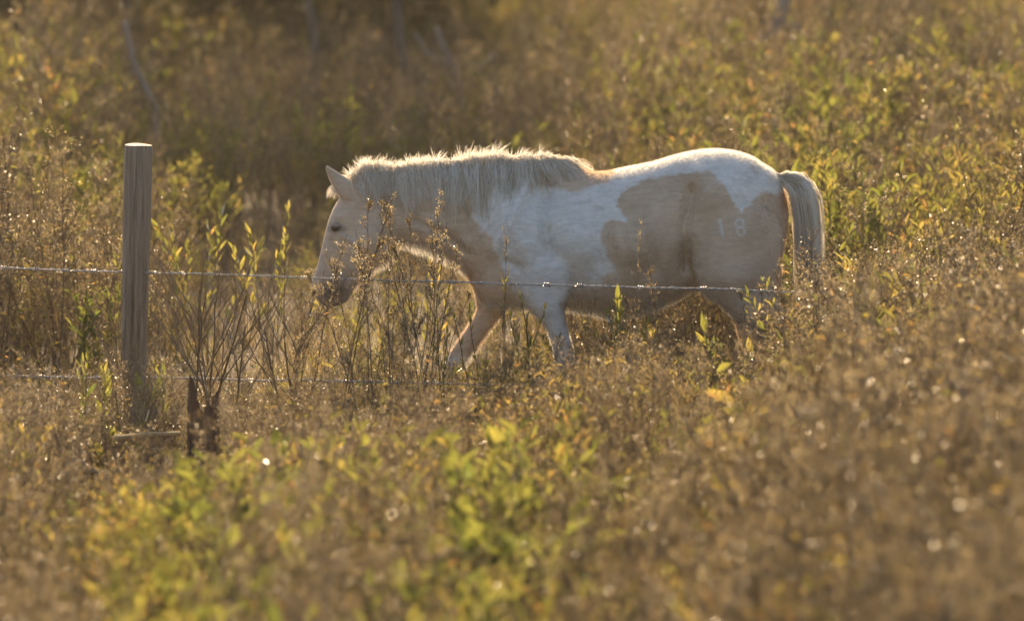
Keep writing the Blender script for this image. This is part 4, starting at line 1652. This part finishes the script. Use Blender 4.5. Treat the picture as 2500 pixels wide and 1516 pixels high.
# short coat hair standing off the body
P0, P1, P2_, P3 = (HV[HQ[:, i]] for i in range(4))
fn = np.cross(P2_ - P0, P3 - P1)
area = np.linalg.norm(fn, axis=1)
fn = fn / (area[:, None] + 1e-12)
NH = 160000
pw_ = area * (1 + 3.0 * (1 - np.abs(fn[:, 1])))
pick = rng.choice(len(HQ), NH, p=pw_ / pw_.sum())
u, v = rng.random((NH, 1)), rng.random((NH, 1))
root = (P0[pick] * (1 - u) + P1[pick] * u) * (1 - v) + (P3[pick] * (1 - u) + P2_[pick] * u) * v
nn = fn[pick]
lay = np.array([0.75, 0.0, -0.62]) + rng.normal(0, 0.25, (NH, 3))
lay = lay - nn * (lay * nn).sum(1)[:, None]
lay /= np.linalg.norm(lay, axis=1)[:, None] + 1e-9
hd = nn * (0.42 + 0.55 * np.abs(nn[:, 2:3])) + lay
hd /= np.linalg.norm(hd, axis=1)[:, None]
under = np.clip(-nn[:, 2], 0, 1)
neckz = np.clip((at(1200, 600, 0).x - root[:, 0]) / 0.1, 0, 1)
hl = (0.014 + (0.012 + 0.020 * neckz) * under + 0.008 * rng.random(NH))
hd = hd + np.array([0, 0, -0.5]) * under[:, None]
headfade = np.clip((root[:, 0] - at(840, 600, 0).x) / 0.1, 0.12, 1)
hl = hl * (0.4 + 0.6 * (1 - np.abs(nn[:, 1])) ** 0.7) * headfade * np.clip(root[:, 2] / 0.3, 0.35, 1)
sd = np.cross(hd, rng.normal(0, 1, (NH, 3)))
sd /= np.linalg.norm(sd, axis=1)[:, None] + 1e-9
wv = 0.0007
HVV = np.empty((NH * 3, 3))
HVV[0::3] = root + sd * wv - nn * 0.001
HVV[1::3] = root - sd * wv - nn * 0.001
HVV[2::3] = root + hd * hl[:, None]
HF = np.arange(NH * 3).reshape(-1, 3)
v0 = HQ[pick, 0]
fa = {k: np.repeat(a[v0], 3) for k, a in (('tan', tan_v), ('brand', brand), ('dark', dark), ('dock_glow', dock_glow))}
fa['tan'] = fa['tan'] * (1 - 0.75 * np.repeat(under, 3))  # underside hairs paled: the bright rim light is partly painted into their colour
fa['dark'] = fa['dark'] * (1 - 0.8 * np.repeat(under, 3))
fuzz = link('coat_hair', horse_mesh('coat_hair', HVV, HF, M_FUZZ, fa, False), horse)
fuzz['kind'] = 'stuff'


# strands -> one mesh of tapering three-sided hairs
def strands_mesh(name, strands, mat, w=0.0011):
    V, Fc, T = [], [], []
    for pts, tint, out_ in strands:
        k = len(pts)
        b0 = len(V)
        face = out_ + Vector((random.gauss(0, 1), random.gauss(0, 1), random.gauss(0, 1))) * 0.28
        for i, p in enumerate(pts):
            ww = w * (1.0 - 0.75 * i / (k - 1))
            d = pts[min(i + 1, k - 1)] - pts[max(i - 1, 0)]
            a = d.cross(face)
            if a.length < 1e-9:
                a = Vector((1, 0, 0))
            a.normalize()
            V += [p + a * ww, p - a * ww]
        for i in range(k - 1):
            q = b0 + 2 * i
            Fc.append((q, q + 1, q + 3, q + 2)); T.append(tint)
    me = bpy.data.meshes.new(name)
    me.from_pydata([tuple(p - HORSE_AT) for p in V], [], Fc)
    me.materials.append(mat)
    a = me.attributes.new('tint', 'FLOAT', 'FACE')
    a.data.foreach_set('value', T)
    me.update()
    return me


CREST = np.array([(858, 440), (880, 420), (915, 413), (977, 412), (1069, 402), (1150, 397), (1223, 395), (1300, 389), (1345, 385), (1395, 394)], float)
MLEN = np.array([(858, .10), (890, .13), (930, .19), (1000, .19), (1060, .21), (1120, .24), (1165, .285), (1200, .22), (1250, .17), (1300, .13), (1350, .09), (1395, .05)])
hairs = []
for lock in range(250):
    px = random.uniform(858, 1392)
    cr = np.interp(px, CREST[:, 0], CREST[:, 1])
    ln = float(np.interp(px, MLEN[:, 0], MLEN[:, 1])) * random.uniform(0.55, 1.12)
    drift = random.gauss(0.02, 0.034) + (0.06 if px > 1290 else 0) + (0.03 if px < 920 else 0)
    ltint = min(1, max(0, random.gauss(0.55, 0.33)))
    lift = random.uniform(0.010, 0.026) + (0.02 * random.random() if (px < 925 or 1140 < px < 1235) else 0)
    loff = random.uniform(0.004, 0.018)
    for s in range(11):
        wv_ = random.gauss(0, 9)
        q = at(px + wv_, cr + 4, 0)
        hl_ = ln * random.uniform(0.75, 1.05)
        y0 = random.uniform(-0.015, 0.045)
        pts = [Vector((q.x, y0, q.z - 0.01))]
        ztop = q.z + lift * random.uniform(0.6, 1.2)
        pts.append(Vector((q.x + drift * 0.05, y0 - 0.012, ztop - 0.004)))
        pts.append(Vector((q.x + drift * 0.12, y0 - 0.035 - random.random() * 0.01, ztop)))
        n = 6
        cv = random.gauss(0, 0.009)
        yprev = pts[-1].y
        for i in range(1, n + 1):
            t = i / n
            z = ztop - (hl_ + lift) * t
            x = q.x + drift * (0.15 + 0.85 * t) - wv_ / 545 * 0.75 * t * t + cv * math.sin(t * 3.1) + random.gauss(0, 0.0012)
            ys_ = surf_y(x, z) - loff - 0.004 * random.random()
            yy = min(ys_, yprev) if t < 0.5 else ys_ * 0.6 + yprev * 0.4
            yprev = yy
            pts.append(Vector((x, yy, z)))
        hairs.append((pts, min(1, max(0, ltint + random.gauss(0, 0.12))), Vector((0, -1, 0.15))))
vn1 = value_noise(91)
# loose tufts on top of the crest
for clump in range(620):
    px0 = random.uniform(858, 1335)
    dc = Vector((random.gauss(0.2, 0.5), random.gauss(0, 0.45), random.uniform(0.4, 1.1))).normalized()
    rough = 0.35 + 1.25 * vn1(px0 * 0.09, 3.3) * random.uniform(0.6, 1.2)
    tuft = rough * (1.0 + 0.9 * math.exp(-((px0 - 895) / 28) ** 2) + 0.7 * math.exp(-((px0 - 1190) / 42) ** 2) + 0.5 * math.exp(-((px0 - 1015) / 22) ** 2))
    y_c = random.uniform(-0.025, 0.06)
    for k in range(12):
        px = px0 + random.gauss(0, 2.5)
        q = at(px, np.interp(px, CREST[:, 0], CREST[:, 1]) + 2, 0)
        Lh = random.uniform(0.03, 0.062) * tuft
        d = (dc + Vector((random.gauss(0, 0.18), random.gauss(0, 0.18), random.gauss(0, 0.12)))).normalized()
        p = Vector((q.x, y_c + random.gauss(0, 0.006), q.z - 0.008))
        pts = [p.copy()]
        for i in range(4):
            d = (d + Vector((0.10, random.gauss(-0.06, 0.1), -0.17))).normalized()
            p = p + d * Lh / 4
            pts.append(p.copy())
        hairs.append((pts, random.uniform(0.5, 1), Vector((0, -1, 0.5))))
mane = link('mane', strands_mesh('mane', hairs, M_MANE, 0.0016), horse)
mane['kind'] = 'stuff'

# forelock between the ears
hairs = []
for k in range(160):
    q = at(random.uniform(822, 850), random.uniform(446, 462), 0)
    p = Vector((q.x, random.uniform(-0.02, 0.03), q.z))
    d = Vector((-0.75, random.gauss(0, 0.25), 0.25)).normalized()
    pts = [p.copy()]
    Lh = random.uniform(0.04, 0.09)
    for i in range(5):
        d = (d + Vector((-0.02, random.gauss(0, 0.1), -0.42))).normalized()
        p = p + d * Lh / 5
        pts.append(p.copy())
    hairs.append((pts, random.uniform(0.4, 1), Vector((-0.5, -1, 0.3))))
fl = link('forelock', strands_mesh('forelock', hairs, M_MANE, 0.0012), horse)
fl['kind'] = 'stuff'

# tail
path = [(1888, 434), (1920, 436), (1948, 452), (1962, 484), (1969, 530), (1973, 600), (1973, 680), (1970, 760), (1964, 820)]
tp = [at(a, b, 0.0) for a, b in path]
hairs = []
for lock in range(150):
    lang = random.uniform(0, 6.28)
    lrad = random.uniform(0.7, 1.05) if random.random() < 0.8 else random.uniform(1.0, 1.4)
    lu0 = random.random() * 0.34
    lLf = random.uniform(0.66, 1.0)
    ltn = random.gauss(0.55, 0.3)
    wph, wam = random.uniform(0, 6.28), random.uniform(0.002, 0.009)
    for k in range(15):
        ang = lang + random.gauss(0, 0.16)
        rad = lrad * random.uniform(0.9, 1.06)
        Lf = lLf * random.uniform(0.86, 1.0)
        u0 = max(0, lu0 + random.gauss(0, 0.02))
        pts = []
        for i in range(11):
            t = u0 + (Lf - u0) * i / 10
            p, d = lerp_pts(tp, t)
            nrm = Vector((d.z, 0, -d.x))
            g = 0.024 + 0.034 * min(1, max(0, (t - 0.02) / 0.28)) ** 0.8
            if t > 0.72:
                g *= 1 - 0.45 * (t - 0.72) / 0.28
            gi = min(1, i / 2.5 + 0.35)
            wob_ = wam * math.sin(wph + t * 14) * (i / 10)
            pts.append(p + nrm * (math.cos(ang) * rad * g * gi + wob_) + Vector((0, math.sin(ang) * rad * g * 0.8 * gi, 0)))
        hairs.append((pts, min(1, max(0, ltn + random.gauss(0, 0.12))), nrm * math.cos(ang) + Vector((0, math.sin(ang), 0))))
tail = link('tail', strands_mesh('tail', hairs, M_MANE, 0.0022), horse)
tail['kind'] = 'stuff'
tc_ = MB()
tc_pts = [lerp_pts(tp, t)[0] for t in [0.06 + 0.70 * i / 14 for i in range(15)]]
tc_.tube([p - HORSE_AT for p in tc_pts], 1.0, 1.0, 14, 0, 0.45)
for i in range(15):
    t = 0.06 + 0.70 * i / 14
    g = 0.78 * (0.022 + 0.034 * min(1, max(0, (t - 0.02) / 0.32)) ** 0.8) * (1 if t < .6 else 1 - 0.7 * (t - .6) / .16)
    c_ = tc_pts[i] - HORSE_AT
    for j in range(14):
        o_ = tc_.v[i * 14 + j] - c_
        tc_.v[i * 14 + j] = c_ + Vector((o_.x * g, o_.y * g * 0.8, o_.z * g))
link('tail_core', tc_.mesh('tail_core', [M_MANE], smooth=True), tail)
dk = MB()
dk.tube([p - HORSE_AT for p in (tp[0] + Vector((-0.06, 0, -0.004)), tp[0] + Vector((0, 0, 0.0)), tp[1] + Vector((0, 0, -0.012)), tp[2] + Vector((-0.01, 0, -0.012)), tp[3] + Vector((-.005, 0, 0)))], 0.034, 0.012, 10, 0, 0.5, cap=True)
link('dock', dk.mesh('dock', [M_MANE], smooth=True), horse)


# eye and nostril: dark ball under a lid
def ball(name, c, r, mat, parent, n=14, squash=(1, 1, 1), half=None):
    v, f = [], []
    for i in range(n + 1):
        th = math.pi * i / n
        for j in range(2 * n):
            a = 2 * math.pi * j / (2 * n)
            v.append((r * squash[0] * math.sin(th) * math.cos(a), r * squash[1] * math.sin(th) * math.sin(a), r * squash[2] * math.cos(th)))
    m2 = 2 * n
    for i in range(n):
        for j in range(m2):
            q = (i * m2 + j, i * m2 + (j + 1) % m2, (i + 1) * m2 + (j + 1) % m2, (i + 1) * m2 + j)
            if half is None or half(v[q[0]]) or half(v[q[2]]):
                f.append(q)
    me = bpy.data.meshes.new(name)
    me.from_pydata(v, [], f)
    me.materials.append(mat)
    me.polygons.foreach_set('use_smooth', [True] * len(f))
    return link(name, me, parent, Vector(c) - HORSE_AT)


for side in (-1, 1):
    q = at(803, 708, -0.05)
    nsy = abs(surf_y(q.x, q.z))
    no_ = ball('nostril', (q.x, side * (nsy - 0.003), q.z), 0.011, M_SKIN, horse, 10, (0.75, 0.5, 1.25))
    no_.rotation_euler = (0, 0.5, 0)
    q = at(820, 556, -0.07)
    sy = abs(surf_y(q.x, q.z))
    ball('eye', (q.x, side * (sy - 0.010), q.z), 0.0215, M_EYE, horse)
    lid = ball('eyelid', (q.x + 0.001, side * (sy - 0.012), q.z + 0.002), 0.0262, M_COAT, horse, 14, (1.15, 1, 0.95), lambda p: p[2] > 0.007)
    ta = lid.data.attributes.new('tan', 'FLOAT', 'POINT')
    ta.data.foreach_set('value', [1.0] * len(lid.data.vertices))
    da = lid.data.attributes.new('dark', 'FLOAT', 'POINT')
    da.data.foreach_set('value', [0.55] * len(lid.data.vertices))

# ------------------------------------------------------------------ thin warm haze, added to imitate the flare veil and lift the shadows
m, nt, out = nodes_of('veil_haze')
pv = N(nt, 'ShaderNodeVolumePrincipled', Density=0.0003, Anisotropy=0.55)
pv.inputs['Color'].default_value = (1.0, 0.90, 0.75, 1)
nt.links.new(pv.outputs[0], out.inputs['Volume'])
hb = MB()
X_, Y0_, Y1_, Z0_, Z1_ = 1600, -1600, 1600, -1.2, 6.5
hb.v = [Vector(q) for q in ((-X_, Y0_, Z0_), (X_, Y0_, Z0_), (X_, Y1_, Z0_), (-X_, Y1_, Z0_), (-X_, Y0_, Z1_), (X_, Y0_, Z1_), (X_, Y1_, Z1_), (-X_, Y1_, Z1_))]
hb.f = [(3, 2, 1, 0), (4, 5, 6, 7), (0, 1, 5, 4), (1, 2, 6, 5), (2, 3, 7, 6), (3, 0, 4, 7)]
hb.m = [0] * 6
hb.t = [0.5] * 6
hz = link('haze', hb.mesh('haze', [m]))
hz['kind'] = 'stuff'
hz['label'] = 'thin warm veil added over the whole field to lift the shadows'
hz['category'] = 'haze'
